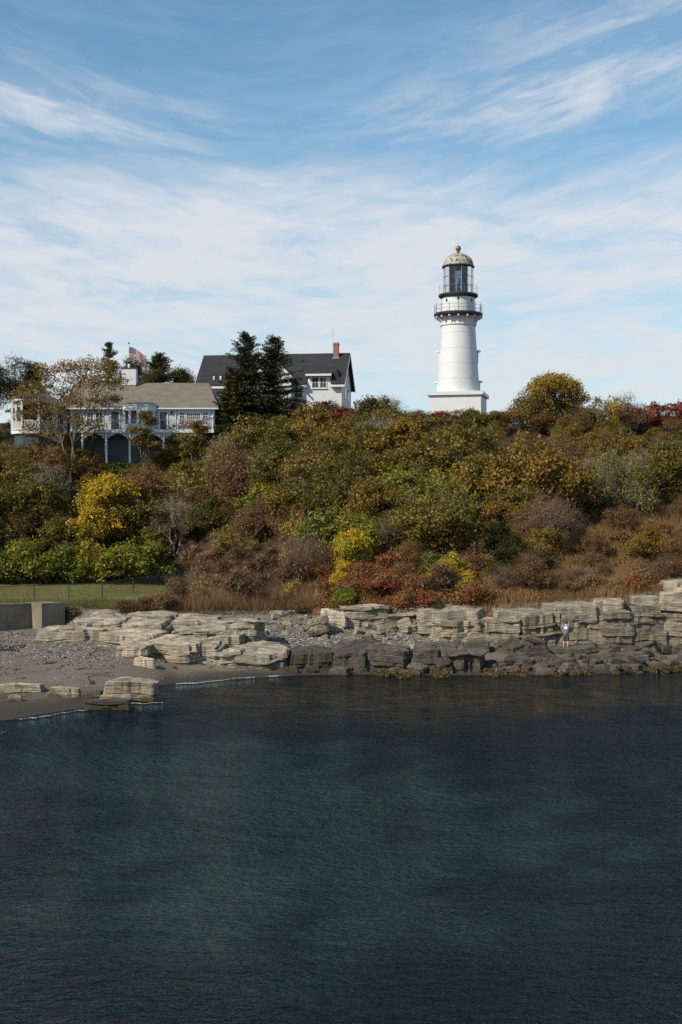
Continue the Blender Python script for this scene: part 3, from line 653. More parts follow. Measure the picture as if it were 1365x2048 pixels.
for i in range(len(poly) - 1):
    p0 = Vector((*poly[i], 0)); p1 = Vector((*poly[i + 1], 0)); d = (p1 - p0).normalized(); nn = Vector((d.y, -d.x, 0))
    a_, b_ = p0 + d * 0.2, p1 - d * 0.2
    w = MB().prism([a_ - nn * 0.06 + Vector((0, 0, dk + 0.7)), b_ - nn * 0.06 + Vector((0, 0, dk + 0.7)), b_ - nn * 0.06 + Vector((0, 0, bt - 0.5)), a_ - nn * 0.06 + Vector((0, 0, bt - 0.5))], -nn * 0.03).build('bow_window', M['wglass'], th)
    MB().tube((*poly[i], dk + 0.7), (*poly[i], bt - 0.5), 0.15, None, 10).build('pilaster', M['trim'], th)
MB().tube((*poly[-1], dk + 0.7), (*poly[-1], bt - 0.5), 0.15, None, 10).build('pilaster', M['trim'], th)
doorway(th, lx(223), lx(238), dk, lz(823), -0.003); doorway(th, lx(320), lx(334), dk, lz(824), -0.003)
window(th, lx(360), lx(369), lz(849), lz(825), -0.003, 2, 4); window(th, lx(374), lx(401), lz(849), lz(827), -0.003, 7, 4); window(th, lx(406), lx(416), lz(849), lz(825), -0.003, 2, 4)
MB().box(lx(356), lx(420), -0.09, -0.003, lz(821.5), lz(819)).build('window_header', M['trim'], th)
window(th, lx(175), lx(187), lz(846), lz(826), -0.003, 2, 2); window(th, lx(192), lx(206), lz(846), lz(826), -0.003, 2, 2); window(th, lx(150), lx(162), lz(846), lz(826), -0.003, 2, 2)
lt = MB(); lt.box(lx(343), lx(346), -0.18, -0.003, lz(829), lz(822)); lt.build('wall_lantern', M['black'], th)
for u in (352, 427): MB().tube((lx(u), -0.08, dk), (lx(u), -0.08, ev - 0.2), 0.05).build('downpipe', M['trim'], th)
# deck
dx0, dx1, dy = lx(150), lx(432), -2.5
MB().box(dx0, dx1, dy, -0.006, dk - 0.22, dk - 0.04).build('deck', M['deckwood'], th)
MB().box(dx0 - 0.02, dx1 + 0.02, dy - 0.06, dy - 0.003, dk - 0.34, dk - 0.02).build('deck_fascia', M['trim'], th)
for i in range(9):
    x = dx0 + 0.1 + (dx1 - dx0 - 0.2) * i / 8
    MB().box(x - 0.05, x + 0.05, dy, dy + 0.1, dk - 0.04, dk + 1.02).build('railing_post', M['trim'], th)
    if i < 8:
        x2 = dx0 + 0.1 + (dx1 - dx0 - 0.2) * (i + 1) / 8
        MB().box(x + 0.052, x2 - 0.052, dy + 0.01, dy + 0.08, dk + 0.94, dk + 1.0).build('handrail', M['deckwood'], th)
        m = MB(); k = 0; xx = x + 0.15
        while xx < x2 - 0.1: m.box(xx - 0.011, xx + 0.011, dy + 0.03, dy + 0.06, dk, dk + 0.94); xx += 0.14
        m.build('baluster_row', M['rail'] if i in (1, 2, 4, 5) else M['galv'], th)
# posts and lattice arches under the deck
pus = [165, 213, 260, 328, 386]
for u in pus:
    x = lx(u, 147.6); MB().box(x - 0.11, x + 0.11, dy + 0.05, dy + 0.27, -0.6, dk - 0.345).build('deck_post', M['trim'], th)
for a_, b_ in zip(pus[:-1], pus[1:]):
    xa_, xb_ = lx(a_, 147.6) + 0.12, lx(b_, 147.6) - 0.12; w = xb_ - xa_; top = dk - 0.345
    lat = MB(); n_ = int(w / 0.16)
    def archz(x):
        t = (x - xa_) / w * 2 - 1; return top - 0.16 - 0.95 * (1 - math.sqrt(max(0, 1 - abs(t) ** 2.2)))
    for i in range(n_ + 8):
        for sgn in (-1, 1):
            x = xa_ + i * 0.16 if sgn > 0 else xb_ - i * 0.16
            z = top; seg0 = None; k = 0
            # walk down a diagonal slat until it leaves the spandrel
            while k < 14:
                nx_, nz_ = x + sgn * 0.09, z - 0.09
                if nx_ < xa_ or nx_ > xb_ or nz_ < archz(nx_): break
                lat.box(min(x, nx_) - 0.012, max(x, nx_) + 0.012, dy + 0.12 + 0.02 * (sgn > 0), dy + 0.135 + 0.02 * (sgn > 0), nz_, z); x, z = nx_, nz_; k += 1
    if lat.v: lat.build('lattice_arch', M['trim'], th)
# corner porch with a low roof
pc = P(68, 0, 149.0); pz = H + (YH - 862) * 149.0 / F
gz = empty('porch_pavilion', (pc.x, 149.5, pz), 0); tag(gz, 'white octagonal open porch with railing at the end of the pale blue house', 'porch')
pr_ = 2.35
oc8 = [(pr_ * math.cos(R(22.5 + 45 * k)), pr_ * math.sin(R(22.5 + 45 * k))) for k in range(8)]
MB().prism([(x * 1.05, y * 1.05, -0.35) for x, y in oc8], (0, 0, 0.33)).build('floor', M['trim'], gz)
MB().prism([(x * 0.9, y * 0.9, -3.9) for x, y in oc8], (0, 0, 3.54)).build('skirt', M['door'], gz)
MB().prism([(x * 1.06, y * 1.06, 3.05) for x, y in oc8], (0, 0, 0.32)).build('fascia', M['trim'], gz)
b = MB(); vs = [(x * 1.12, y * 1.12, 3.375) for x, y in oc8] + [(0, 0, 4.5)]; b.add(vs, [(i, (i + 1) % 8, 8) for i in range(8)] + [tuple(range(7, -1, -1))]); b.build('roof', M['roof_tan'], gz)
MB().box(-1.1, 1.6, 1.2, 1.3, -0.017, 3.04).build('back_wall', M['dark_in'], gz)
for k in range(8):
    x, y = oc8[k]; MB().box(x - 0.11, x + 0.11, y - 0.11, y + 0.11, -0.017, 3.047).build('post', M['trim'], gz)
    x2, y2 = oc8[(k + 1) % 8]; a_ = Vector((x, y, 0)); b_ = Vector((x2, y2, 0)); d = (b_ - a_).normalized(); L_ = (b_ - a_).length; nn = Vector((d.y, -d.x, 0))
    if k in (1, 2): continue
    r_ = MB()
    for z0, z1 in ((0.08, 0.16), (0.95, 1.04)):
        p0, p1 = a_ + d * 0.13, b_ - d * 0.13
        r_.prism([p0 - nn * 0.04 + Vector((0, 0, z0)), p1 - nn * 0.04 + Vector((0, 0, z0)), p1 - nn * 0.04 + Vector((0, 0, z1)), p0 - nn * 0.04 + Vector((0, 0, z1))], nn * 0.08)
    s_ = 0.2
    while s_ < L_ - 0.15:
        p0 = a_ + d * s_; r_.box(p0.x - 0.028, p0.x + 0.028, p0.y - 0.028, p0.y + 0.028, 0.16, 0.95); s_ += 0.135
    r_.build('railing', M['trim'], gz)

wx0, wx1 = lx(98), xl - 0.5
MB().box(wx0, wx1, 1.2, 7.0, dk - 0.25, ev - 0.1).build('side_wing_wall', M['clap_blue'], th)
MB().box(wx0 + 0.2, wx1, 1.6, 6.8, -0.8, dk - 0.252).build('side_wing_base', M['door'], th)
MB().add([(wx0 - 0.2, 0.8, ev - 0.12), (wx1 + 0.3, 0.8, ev - 0.12), (wx1 + 0.3, 7.4, ev - 0.12), (wx0 - 0.2, 7.4, ev - 0.12), (wx0 + 0.6, 4.1, ev + 1.7), (wx1 + 0.3, 4.1, ev + 1.7)], [(0, 1, 5, 4), (1, 2, 5), (2, 3, 4, 5), (0, 4, 3), (0, 3, 2, 1)]).build('side_wing_roof', M['roof_tan'], th)
window(th, wx0 + 0.5, wx0 + 1.3, lz(846), lz(826), 1.197, 2, 2)
# --- flag and pole
fp = P(258, 0, 176); fz = float(ground(fp.x, 176)) - 0.2; ft = H + (YH - 688) * 176 / F
fl = empty('flag_pole', (fp.x, 176.0, fz)); tag(fl, 'white flag pole with gilt ball rising behind the pines', 'flag pole')
MB().tube((0, 0, 0), (0, 0, ft - fz), 0.08, 0.045, 10).build('pole', M['trim'], fl)
MB().lathe([(0.12 * math.sin(R(a)) + 0.001, ft - fz + 0.1 - 0.12 * math.cos(R(a))) for a in range(0, 181, 20)], 12, cap=False).build('ball', M['copper'], fl, True)
nu, nv = 24, 14; FV = []; UVs = []
for j in range(nv + 1):
    for i in range(nu + 1):
        s, t = i / nu, j / nv
        FV.append((0.06 + 2.15 * s, 0.18 * math.sin(s * 8 + t * 1.2) * s, ft - fz - 0.35 - 1.5 * (1 - t) - 1.15 * s ** 1.25 + 0.08 * math.sin(s * 6)))
        UVs.append((s, t))
fm = bpy.data.meshes.new('flag'); fm.from_pydata(FV, [], [(j * (nu + 1) + i, j * (nu + 1) + i + 1, (j + 1) * (nu + 1) + i + 1, (j + 1) * (nu + 1) + i) for j in range(nv) for i in range(nu)])
uvl = fm.uv_layers.new(name='UVMap')
for l in fm.loops: uvl.data[l.index].uv = UVs[l.vertex_index]
for p in fm.polygons: p.use_smooth = True
fo = link('flag', fm, M['flag']); fo.location = fl.location; tag(fo, 'red and white striped flag flying from the pole behind the pines', 'flag')
sol = fo.modifiers.new('thickness', 'SOLIDIFY'); sol.thickness = 0.008

# ------------------------------------------------------------------ layered rock
def strata_mesh(name, w, d, h, seed, lay=0.2, nper=44, tilt=(0.0, 0.0), jag=1.0, batter=0.10, crown=0.06):
    """a block of bedded rock: irregular plan, stacked beds of uneven reach, joints notched in; base at z=0, front towards -y"""
    rg = np.random.default_rng(seed)
    # irregular plan: jittered rectangle
    c = []
    for (x, y, k) in ((-1, -1, 3), (1, -1, 2), (1, 1, 2), (-1, 1, 2)):
        c.append((x * w / 2 * rg.uniform(0.86, 1.04), y * d / 2 * rg.uniform(0.82, 1.06)))
    poly = []
    for i in range(4):
        a, b = np.array(c[i]), np.array(c[(i + 1) % 4]); poly.append(a)
        for t in ((0.35, 0.68) if np.linalg.norm(b - a) > 1.2 else (0.5,)):
            nrm = np.array([(b - a)[1], -(b - a)[0]]); nrm = nrm / (np.linalg.norm(nrm) + 1e-6)
            poly.append(a + (b - a) * (t + rg.uniform(-0.08, 0.08)) + nrm * rg.uniform(-0.06, 0.10) * min(w, d) * jag)
    poly = np.array(poly); seg = np.roll(poly, -1, 0) - poly; L = np.linalg.norm(seg, axis=1); cum = np.concatenate([[0], np.cumsum(L)])
    s = np.linspace(0, cum[-1], nper, endpoint=False)
    s = s + rg.uniform(-0.3, 0.3, nper) * cum[-1] / nper; s = np.clip(s, 0, cum[-1] - 1e-3)
    k = np.clip(np.searchsorted(cum, s, 'right') - 1, 0, len(poly) - 1)
    pts = poly[k] + seg[k] * ((s - cum[k]) / L[k])[:, None]
    ctr = pts.mean(0); rad_ = pts - ctr; rl = np.linalg.norm(rad_, axis=1); dirs = rad_ / rl[:, None]
    zs = [0.0]
    while zs[-1] < h - lay * 0.3: zs.append(zs[-1] + lay * rg.choice([0.3, 0.6, 1.1, 2.2], p=[.3, .2, .2, .3]) * rg.uniform(0.7, 1.3))
    zs = np.array(zs) * h / zs[-1]; nl = len(zs) - 1
    th_ = np.arctan2(dirs[:, 1], dirs[:, 0])
    rings = []
    amp = min(0.16, 0.07 * min(w, d)) * jag
    walk = 0.0
    notch = (rg.random(nper) < 0.15) * rg.uniform(0.08, 0.26, nper) * min(1, min(w, d) * 0.4) * jag
    for i in range(nl):
        walk = 0.6 * walk + rg.normal() * amp * 0.55
        ph = rg.uniform(0, 6.28, 3)
        ang = amp * 0.4 * (np.sin(2 * th_ + ph[0]) + 0.7 * np.sin(5 * th_ + ph[1])) + rg.normal(0, amp * 0.3, nper)
        t0 = zs[i] / h; t1 = zs[i + 1] / h
        offs = walk + ang - notch * (rg.random() < 0.8)
        dz = (zs[i + 1] - zs[i])
        for f, ins in ((0.0, -0.42), (0.07, 0.0), (0.93, 0.0), (1.0, -0.42)):
            zz_ = zs[i] + dz * f; r = np.maximum(rl * (1 - batter * zz_ / h) + offs + ins * min(0.2, 0.7 * dz), rl * 0.25)
            ring = np.column_stack([ctr + dirs * r[:, None], np.full(nper, zz_) + rg.normal(0, 0.02 * dz, nper)])
            rings.append(ring)
    top = rings[-1]
    for f in (0.86, 0.5, 0.18):
        r2 = top.copy(); r2[:, :2] = ctr + (top[:, :2] - ctr) * f
        r2[:, 2] = h + crown * h * (1 - f) * 0.6 + rg.normal(0, 0.02 * min(1, h), nper) + (0.03 if f < 0.8 else 0); rings.append(r2)
    V = np.concatenate(rings + [np.array([[ctr[0], ctr[1], h + crown * h * 0.6]])])
    nr = len(rings); base = np.arange(nper); nxt = (base + 1) % nper
    Q = np.concatenate([np.stack([r * nper + base, r * nper + nxt, (r + 1) * nper + nxt, (r + 1) * nper + base], -1) for r in range(nr - 1)])
    tip = len(V) - 1
    T = np.stack([(nr - 1) * nper + base, (nr - 1) * nper + nxt, np.full(nper, tip), np.full(nper, tip)], -1)
    V[:, 2] += V[:, 0] * tilt[0] + V[:, 1] * tilt[1]
    q = rg.uniform(0.5, 1.3, 3); ph = rg.uniform(0, 6.28, 6); wa = min(0.09, 0.07 * h)
    V[:, 2] += wa * (np.sin(V[:, 0] * q[0] + ph[0]) + 0.6 * np.sin(V[:, 0] * 2.3 * q[1] + V[:, 1] + ph[1])) * np.clip(V[:, 2] / (h * 0.4), 0, 1)
    V[:, 0] += 0.10 * V[:, 2] * rg.uniform(-1, 1); V[:, 1] += 0.05 * np.sin(V[:, 2] * 4 + V[:, 0] * 1.5 + ph[3]) * min(1, h)
    me = bpy.data.meshes.new(name); me.from_pydata(V.tolist(), [], Q.tolist() + T[:, :3].tolist()); me.update()
    return me
rk = random.Random(11)
def ledge(u0, u1, v0, v1, D=None, depth=3.0, mat='rock', label='', seed=None, lay=0.19, tilt=None, rz=0.0, name='rock_ledge', cat='rock', group=None, sink=0.35, over=1.03, batter=0.10):
    """bedded rock whose front spans photo columns u0..u1, rows v0..v1; its distance comes from the ground under its foot"""
    if D is None: D = hit((u0 + u1) / 2, v1)[1]
    w = (u1 - u0) / F * D * over; h = (v1 - v0) / F * D
    zb_ = H - (v1 - YH) / F * D - sink
    seed = seed if seed is not None else rk.randrange(10 ** 6)
    tl = tilt if tilt is not None else (rk.uniform(-0.02, 0.03), rk.uniform(-0.04, 0.04))
    me = strata_mesh(name, w, depth, h + sink, seed, lay, 46 if w > 2 else 30, tl, batter=batter)
    o = link(name, me, M[mat]); o.location = ((((u0 + u1) / 2) - CX) / F * D, D + depth / 2, zb_); o.rotation_euler = (0, 0, rz)
    tag(o, label, cat, group); return o
def namer(items):
    it = iter(items)
    return lambda: next(it)
nl_ = namer(['thin pale ledge highest of the beach ledges under the reeds', 'pale ledge next to the topmost thin ledge', 'long pale ledge nearest the seawall block', 'pale ledge at the middle of the upper row', 'pale ledge before the dead reeds', 'broad sunlit ledge of the middle row', 'low pale ledge running out onto the shingle towards the seawall',
    'pale ledge stepping down from the upper row to the shingle', 'small cracked ledge above the chalk white boulder', 'broad ledge right beside the chalk white boulder', 'ledge nose standing on the wet sand', 'low ledge tip at the end of the wave foam', 'ledge behind the black ended block', 'ledge step between the middle row and the wet sand'])
nm_ = namer(['pale split ledge where the foam line ends', 'dark low ledge in front of the pebble cove stones', 'dark ledge with weed at the mouth of the cove', 'dark flat faced ledge at the cove water edge', 'dark squared ledge at the water before the rubble', 'dark ledge meeting the tumbled tide rocks'])
nc_ = namer(['buff cliff bed under the first pale cap block', 'orange flecked cliff bed with a dark cleft', 'grey cliff bed on the open side of the person', 'grey cracked cliff bed right behind the person', 'grey cliff bed under the squared cap block', 'fractured grey cliff bed with black clefts', 'high grey cliff wall at the tall end of the cliff'])
nk_ = namer(['long rounded pale cap block beginning the cliff', 'low orange stained cap block next to the rounded one', 'long tan cap block over the person', 'clean squared pale cap block', 'cap block split by a black cleft', 'tall stepped cap block at the high end of the cliff', 'topmost cliff block against the dry grass'])
GL = 'pale ledges stepping down beside the seawall'
lab_l = 'pale grey bedded ledge stepping down to the sand between seawall and cove'
for (u0, u1, v0, v1, D, dp) in ((186, 262, 1228, 1246, None, 3), (250, 345, 1231, 1260, None, 3.2), (136, 250, 1240, 1276, None, 3.6), (230, 338, 1243, 1276, None, 3.6), (338, 440, 1240, 1269, None, 3.4),
        (330, 476, 1261, 1296, None, 3.6), (80, 218, 1259, 1284, None, 3.0), (200, 325, 1266, 1298, None, 3.0), (228, 308, 1288, 1316, None, 2.6),
        (298, 400, 1284, 1328, None, 3.6), (380, 446, 1290, 1330, None, 3.0), (424, 484, 1305, 1336, None, 2.2), (436, 490, 1245, 1278, None, 3.0), (392, 474, 1282, 1314, None, 2.4)):
    ledge(u0, u1, v0, v1, D, dp, 'rock', nl_(), group=GL, rz=rk.uniform(-0.3, 0.0), lay=0.2, tilt=(rk.uniform(-0.04, 0.02), rk.uniform(0.03, 0.13)))
ledge(452, 520, 1247, 1303, 89.8, 3.4, 'rock', 'upright ledge block with a black shaded end beside the pebble cove', lay=0.26, rz=-0.2)
ledge(440, 482, 1271, 1309, 88.0, 2.6, 'rock', 'short pale ledge block in front of the black ended block', lay=0.26)
GM = 'low ledges along the water at the pebble cove'
lab_m = 'low bedded ledge at the water in front of the pebble cove'
for (u0, u1, v0, v1, D, dp, mt) in ((460, 572, 1300, 1341, 85.3, 3.6, 'rock'), (572, 666, 1304, 1338, 85.6, 3.0, 'rock_tide'), (655, 745, 1300, 1343, 85.2, 3.6, 'rock_tide'), (740, 830, 1297, 1344, 85.0, 3.6, 'rock_tide'),
        (818, 922, 1299, 1344, 84.9, 3.8, 'rock_tide'), (905, 975, 1308, 1345, 84.8, 3.0, 'rock_tide')):
    ledge(u0, u1, v0, v1, D, dp, mt, nm_(), group=GM, lay=0.36, rz=rk.uniform(-0.3, 0.15), tilt=(rk.uniform(-0.08, 0.05), rk.uniform(0.05, 0.25)))
ledge(676, 778, 1212, 1252, 96.0, 2.6, 'rock_orange', 'ochre stained ledge at the foot of the russet bank behind the cove', lay=0.2)
ledge(770, 862, 1226, 1256, 95.6, 2.4, 'rock_orange', 'weathered buff ledge between the ochre ledge and the tall cliff', lay=0.2)
# the tall cliff: beds of the face, then the cap blocks on top of it
GC = 'beds of the cliff face behind the person'
lab_c = 'grey cracked bed of the cliff face behind the standing person'
for (u0, u1, v0, v1, D, dp, mt) in ((862, 985, 1240, 1300, 93.6, 3.4, 'rock_cliff'), (978, 1052, 1238, 1300, 93.7, 3.2, 'rock_cliff'), (1045, 1128, 1232, 1300, 93.4, 3.4, 'rock_grey'), (1122, 1222, 1228, 1298, 93.5, 3.4, 'rock_grey'),
        (1215, 1278, 1226, 1296, 93.0, 3.2, 'rock_grey'), (1270, 1335, 1214, 1292, 93.2, 3.4, 'rock_grey'), (1328, 1425, 1208, 1292, 92.8, 3.6, 'rock_grey')):
    ledge(u0, u1, v0, v1, D, dp, mt, nc_(), group=GC, lay=0.3, sink=0.5, batter=0.08, over=1.08, rz=rk.uniform(-0.22, 0.1))
cap = 'pale blocky cap of the cliff under the dry grass bank'
for (u0, u1, v0, v1, D, dp, mt) in ((846, 984, 1219, 1262, 93.9, 4.2, 'rock'), (986, 1090, 1219, 1246, 94.1, 3.6, 'rock_cliff'), (1088, 1203, 1204, 1238, 94.0, 3.8, 'rock_cliff'), (1196, 1264, 1195, 1234, 93.8, 3.6, 'rock'),
        (1266, 1322, 1191, 1224, 94.0, 3.8, 'rock'), (1330, 1420, 1178, 1216, 93.9, 4.2, 'rock'), (1340, 1420, 1160, 1182, 95.2, 3.6, 'rock')):
    ledge(u0, u1, v0, v1, D, dp, mt, nk_(), group='cap blocks of the cliff', lay=0.8, sink=0.0, tilt=(rk.uniform(0.0, 0.07), rk.uniform(0.05, 0.16)), batter=0.10, rz=rk.uniform(-0.28, 0.1))
ledge(1070, 1205, 1296, 1322, 90.9, 2.9, 'rock_tide', 'dark flat slab the person stands on', seed=77, lay=0.2, tilt=(0.0, 0.0), sink=0.2)
# single boulders on the beach
ledge(203, 316, 1366, 1407, 71.0, 1.6, 'rock_tan', 'big squared tan boulder standing at the water beside the sand', seed=5, lay=0.7, sink=0.25, tilt=(-0.02, 0.03), name='boulder', rz=-0.22, batter=0.08)
ledge(170, 262, 1403, 1421, 68.0, 1.0, 'rock_tide', 'wet flat stone lapped by foam in front of the big squared boulder', seed=9, lay=0.15, sink=0.2, name='boulder')
ledge(92, 160, 1376, 1402, 71.6, 0.9, 'rock', 'long pale low stone ending the stone row on the sand', seed=21, lay=0.2, sink=0.2, name='boulder')
ledge(-30, 90, 1371, 1393, 73.0, 0.9, 'rock', 'longest pale low stone of the row on the sand', seed=22, lay=0.2, sink=0.2, name='boulder')
ledge(158, 206, 1384, 1402, 71.4, 0.9, 'rock_tide', 'small dark stone between the stone row and the big squared boulder', seed=23, lay=0.14, sink=0.2, name='boulder')
ledge(12, 46, 1390, 1399, 70.0, 0.4, 'rock', 'thin pale stone lying on sand in front of the stone row', seed=25, lay=0.1, sink=0.1, name='boulder')
ledge(109, 127, 1367, 1377, None, 0.4, 'rock_orange', 'small orange stone alone on the dark sand', seed=24, lay=0.12, sink=0.05, name='boulder')
ledge(269, 308, 1315, 1334, None, 0.9, 'rock_white', 'chalk white rounded boulder on the dark sand below the pale ledges', seed=31, lay=0.4, sink=0.1, name='boulder', tilt=(-0.12, 0))
ledge(640, 692, 1226, 1256, 95.2, 1.5, 'rock_white', 'white boulder at the back of the pebble cove', seed=33, lay=0.5, name='boulder', tilt=(-0.15, 0.0))
ledge(616, 662, 1236, 1259, 93.6, 1.2, 'rock_tide', 'dark brown wedge of rock leaning before the white boulder', seed=34, lay=0.3, name='boulder', tilt=(0.3, 0.0))
# loose rubble
proto = [strata_mesh('loose_rock', rk.uniform(0.9, 1.3), rk.uniform(0.6, 0.95), rk.uniform(0.35, 0.6), 900 + k, 0.3, 16, (rk.uniform(-.15, .15), rk.uniform(-.15, .15)), 0.8, 0.22) for k in range(12)]
prot = {}
def rubble(u, v, size, mat, label, group, lift=0.0):
    if 1085 < u < 1190 and v < 1330: size = min(size, 0.6)
    if 1110 < u < 1155 and v < 1312: return
    x, D, z = hit(u, v, 60)
    k = rk.randrange(12); key = (k, mat)
    if key not in prot:
        me = proto[k].copy(); me.materials.append(M[mat]); prot[key] = me
    o = bpy.data.objects.new('loose_rock', prot[key]); COL.objects.link(o)
    o.location = (x, D, z - 0.12 * size + lift); s = size
    o.scale = (s * rk.uniform(0.8, 1.25), s * rk.uniform(0.8, 1.2), s * rk.uniform(0.7, 1.25))
    o.rotation_euler = (rk.uniform(-0.3, 0.35), rk.uniform(-0.4, 0.4), rk.uniform(-0.7, 0.7) + rk.choice([0, math.pi]))
    tag(o, label, 'rock', group); return o
RMARKS = [(485, 1290, 'by the black ended block'), (560, 1240, 'under the reeds'), (665, 1250, 'by the white boulder'), (640, 1330, 'by the low ledges'), (725, 1250, 'before the ochre ledge'), (815, 1255, 'before the buff ledge'), (850, 1300, 'by the last low ledge'), (920, 1280, 'under the first cap block'), (1020, 1300, 'under the stained cap block'), (1132, 1310, 'near the person'), (1240, 1300, 'under the squared cap blocks'), (1350, 1300, 'under the highest cliff block'), (380, 1330, 'below the pale ledges')]
def field(n, ub, vb, s0, s1, mats, label, group, lift=0.0, power=2.0):
    for _ in range(n):
        u_ = rk.uniform(*ub); v_ = rk.uniform(*vb); z_ = s0 + (s1 - s0) * rk.random() ** power
        nm = min(RMARKS, key=lambda m: (m[0] - u_) ** 2 + (3 * (m[1] - v_)) ** 2)[2]; sz = 'large ' if z_ > s0 + 0.6 * (s1 - s0) else 'small ' if z_ < s0 + 0.15 * (s1 - s0) else ''
        rubble(u_, v_, z_, rk.choice(mats), f'{sz}{label} {nm}', f'{sz}{group} {nm}', lift)
field(46, (480, 860), (1240, 1300), 0.25, 1.1, ['rock', 'rock', 'rock_grey', 'rock_cliff', 'rock_orange'], 'loose angular grey stone', 'stones strewn in the pebble cove')
field(20, (700, 900), (1255, 1298), 0.6, 1.5, ['rock', 'rock_grey', 'rock_cliff', 'rock_tide'], 'tumbled grey rubble block', 'rubble below the start of the cliff')
field(22, (470, 650), (1226, 1252), 0.25, 0.8, ['rock', 'rock_grey', 'rock'], 'weathered rubble stone', 'rubble under the brown reeds')
for row, (va, vb2, n) in enumerate(((1292, 1306, 34), (1306, 1322, 38), (1322, 1338, 40))):
    field(n, (880, 1385), (va, vb2), 0.7, 2.0, ['rock_tide'], 'dark tumbled tide line rock', 'dark rocks at the foot of the cliff', 0.0, 1.6)
field(46, (870, 1390), (1334, 1352), 0.5, 1.7, ['rock_tide'], 'dark tumbled tide line rock', 'dark rocks at the foot of the cliff', 0.0, 1.6)
field(26, (560, 900), (1330, 1350), 0.5, 1.3, ['rock_tide'], 'dark wet water edge rock', 'wet rocks at the cove water edge')
field(16, (300, 560), (1318, 1342), 0.15, 0.45, ['rock_tide', 'rock_grey'], 'dark beach stone on sand', 'stones on the wet sand')

# pebbles: too many to count
def pebbles(name, n, ub, vb, s0, s1, mat, label):
    rg = np.random.default_rng(hash(name) % 1000 + 3)
    base = np.array([(1, 0, 0), (-1, 0, 0), (0, 1, 0), (0, -1, 0), (0, 0, .7), (0, 0, -.5)], float)
    tri = np.array([(0, 2, 4), (2, 1, 4), (1, 3, 4), (3, 0, 4), (2, 0, 5), (1, 2, 5), (3, 1, 5), (0, 3, 5)])
    D0 = np.array([hit(0.5 * sum(ub), v, 60)[1] for v in vb]); u = rg.uniform(*ub, n)
    D = rg.uniform(D0.min(), D0.max(), n); x = (u - CX) / F * D; z = ground(x, D); keep = (z > 0.08); x, D, z = x[keep], D[keep], z[keep]; n = len(x)
    s = s0 + (s1 - s0) * rg.random(n) ** 3
    a = rg.uniform(0, 6.28, n); ca, sa = np.cos(a), np.sin(a)
    B = base[None] * s[:, None, None] * rg.uniform(0.6, 1.3, (n, 6, 1)) * np.array([1, 0.75, 0.7])
    X = B[..., 0] * ca[:, None] - B[..., 1] * sa[:, None] + x[:, None]; Y = B[..., 0] * sa[:, None] + B[..., 1] * ca[:, None] + D[:, None]; Z = B[..., 2] + z[:, None] + 0.2 * s[:, None]
    V = np.stack([X, Y, Z], -1).reshape(-1, 3); T = (tri[None] + 6 * np.arange(n)[:, None, None]).reshape(-1, 3)
    o = link(name, np_mesh(name, V, T), mat); tag(o, label, 'pebbles', kind='stuff'); return o
def pebmat():
    m, n = material('pebble_stone'); r = n.new('ShaderNodeNewGeometry').outputs['Random Per Island']
    finish(n, pbsdf(n, n.ramp(r, [(0, (0.09, 0.08, 0.07)), (0.4, (0.19, 0.172, 0.15)), (0.85, (0.28, 0.26, 0.23)), (1.0, (0.42, 0.39, 0.35))]), 0.8, None, 0.3)); return m
M['pebble'] = pebmat()
pebbles('cove_pebbles', 7000, (470, 880), (1325, 1232), 0.04, 0.19, M['pebble'], 'grey pebbles covering the cove between the ledges')
pebbles('beach_shingle', 7000, (-60, 330), (1325, 1258), 0.03, 0.12, M['pebble'], 'pale grey shingle on the upper beach below the seawall')
pebbles('sand_stones', 900, (-60, 470), (1400, 1325), 0.02, 0.09, M['pebble'], 'scattered small stones on the dark wet sand')

# ------------------------------------------------------------------ plants
def leaf_quads(P_, Nn, size, rg, aspect=0.6):
    n = len(P_); r = rg.normal(size=(n, 3)); Nn = Nn / (np.linalg.norm(Nn, axis=1, keepdims=True) + 1e-9)
    a = np.cross(Nn, r); a /= np.linalg.norm(a, axis=1, keepdims=True) + 1e-9; b = np.cross(Nn, a)
    s = size[:, None]
    V = np.stack([P_ - a * s * 0.5, P_ + b * s * aspect * 0.5 + a * s * 0.05, P_ + a * s * 0.5, P_ - b * s * aspect * 0.5 + a * s * 0.05], 1)
    return V.reshape(-1, 3), np.arange(4 * n).reshape(n, 4)
def tubes(segs, k=3):
    p0 = np.array([s[0] for s in segs], float); p1 = np.array([s[1] for s in segs], float); r0 = np.array([s[2] for s in segs])[:, None]; r1 = np.array([s[3] for s in segs])[:, None]
    d = p1 - p0; d /= np.linalg.norm(d, axis=1, keepdims=True) + 1e-9
    ref = np.where(np.abs(d[:, 2:3]) > 0.9, np.array([[1.0, 0, 0]]), np.array([[0, 0, 1.0]]))
    a = np.cross(d, ref); a /= np.linalg.norm(a, axis=1, keepdims=True) + 1e-9; b = np.cross(d, a)
    rows = []
    for i in range(k):
        t = 2 * math.pi * i / k; rows.append((p0 + (a * math.cos(t) + b * math.sin(t)) * r0)); 
    for i in range(k):
        t = 2 * math.pi * i / k; rows.append((p1 + (a * math.cos(t) + b * math.sin(t)) * r1))
    V = np.stack(rows, 1).reshape(-1, 3); n = len(segs)
    q = np.array([(i, (i + 1) % k, k + (i + 1) % k, k + i) for i in range(k)])
    return V, (q[None] + 2 * k * np.arange(n)[:, None, None]).reshape(-1, 4)
def limb(segs, a, b, r0, r1, rg, wob=0.12, n=3):
    a = np.asarray(a, float); b = np.asarray(b, float); L = np.linalg.norm(b - a); p = a
    for i in range(1, n + 1):
        q = a + (b - a) * i / n + (rg.normal(size=3) * wob * L / n if i < n else 0)
        segs.append((p, q, r0 + (r1 - r0) * (i - 1) / n, r0 + (r1 - r0) * i / n)); p = q
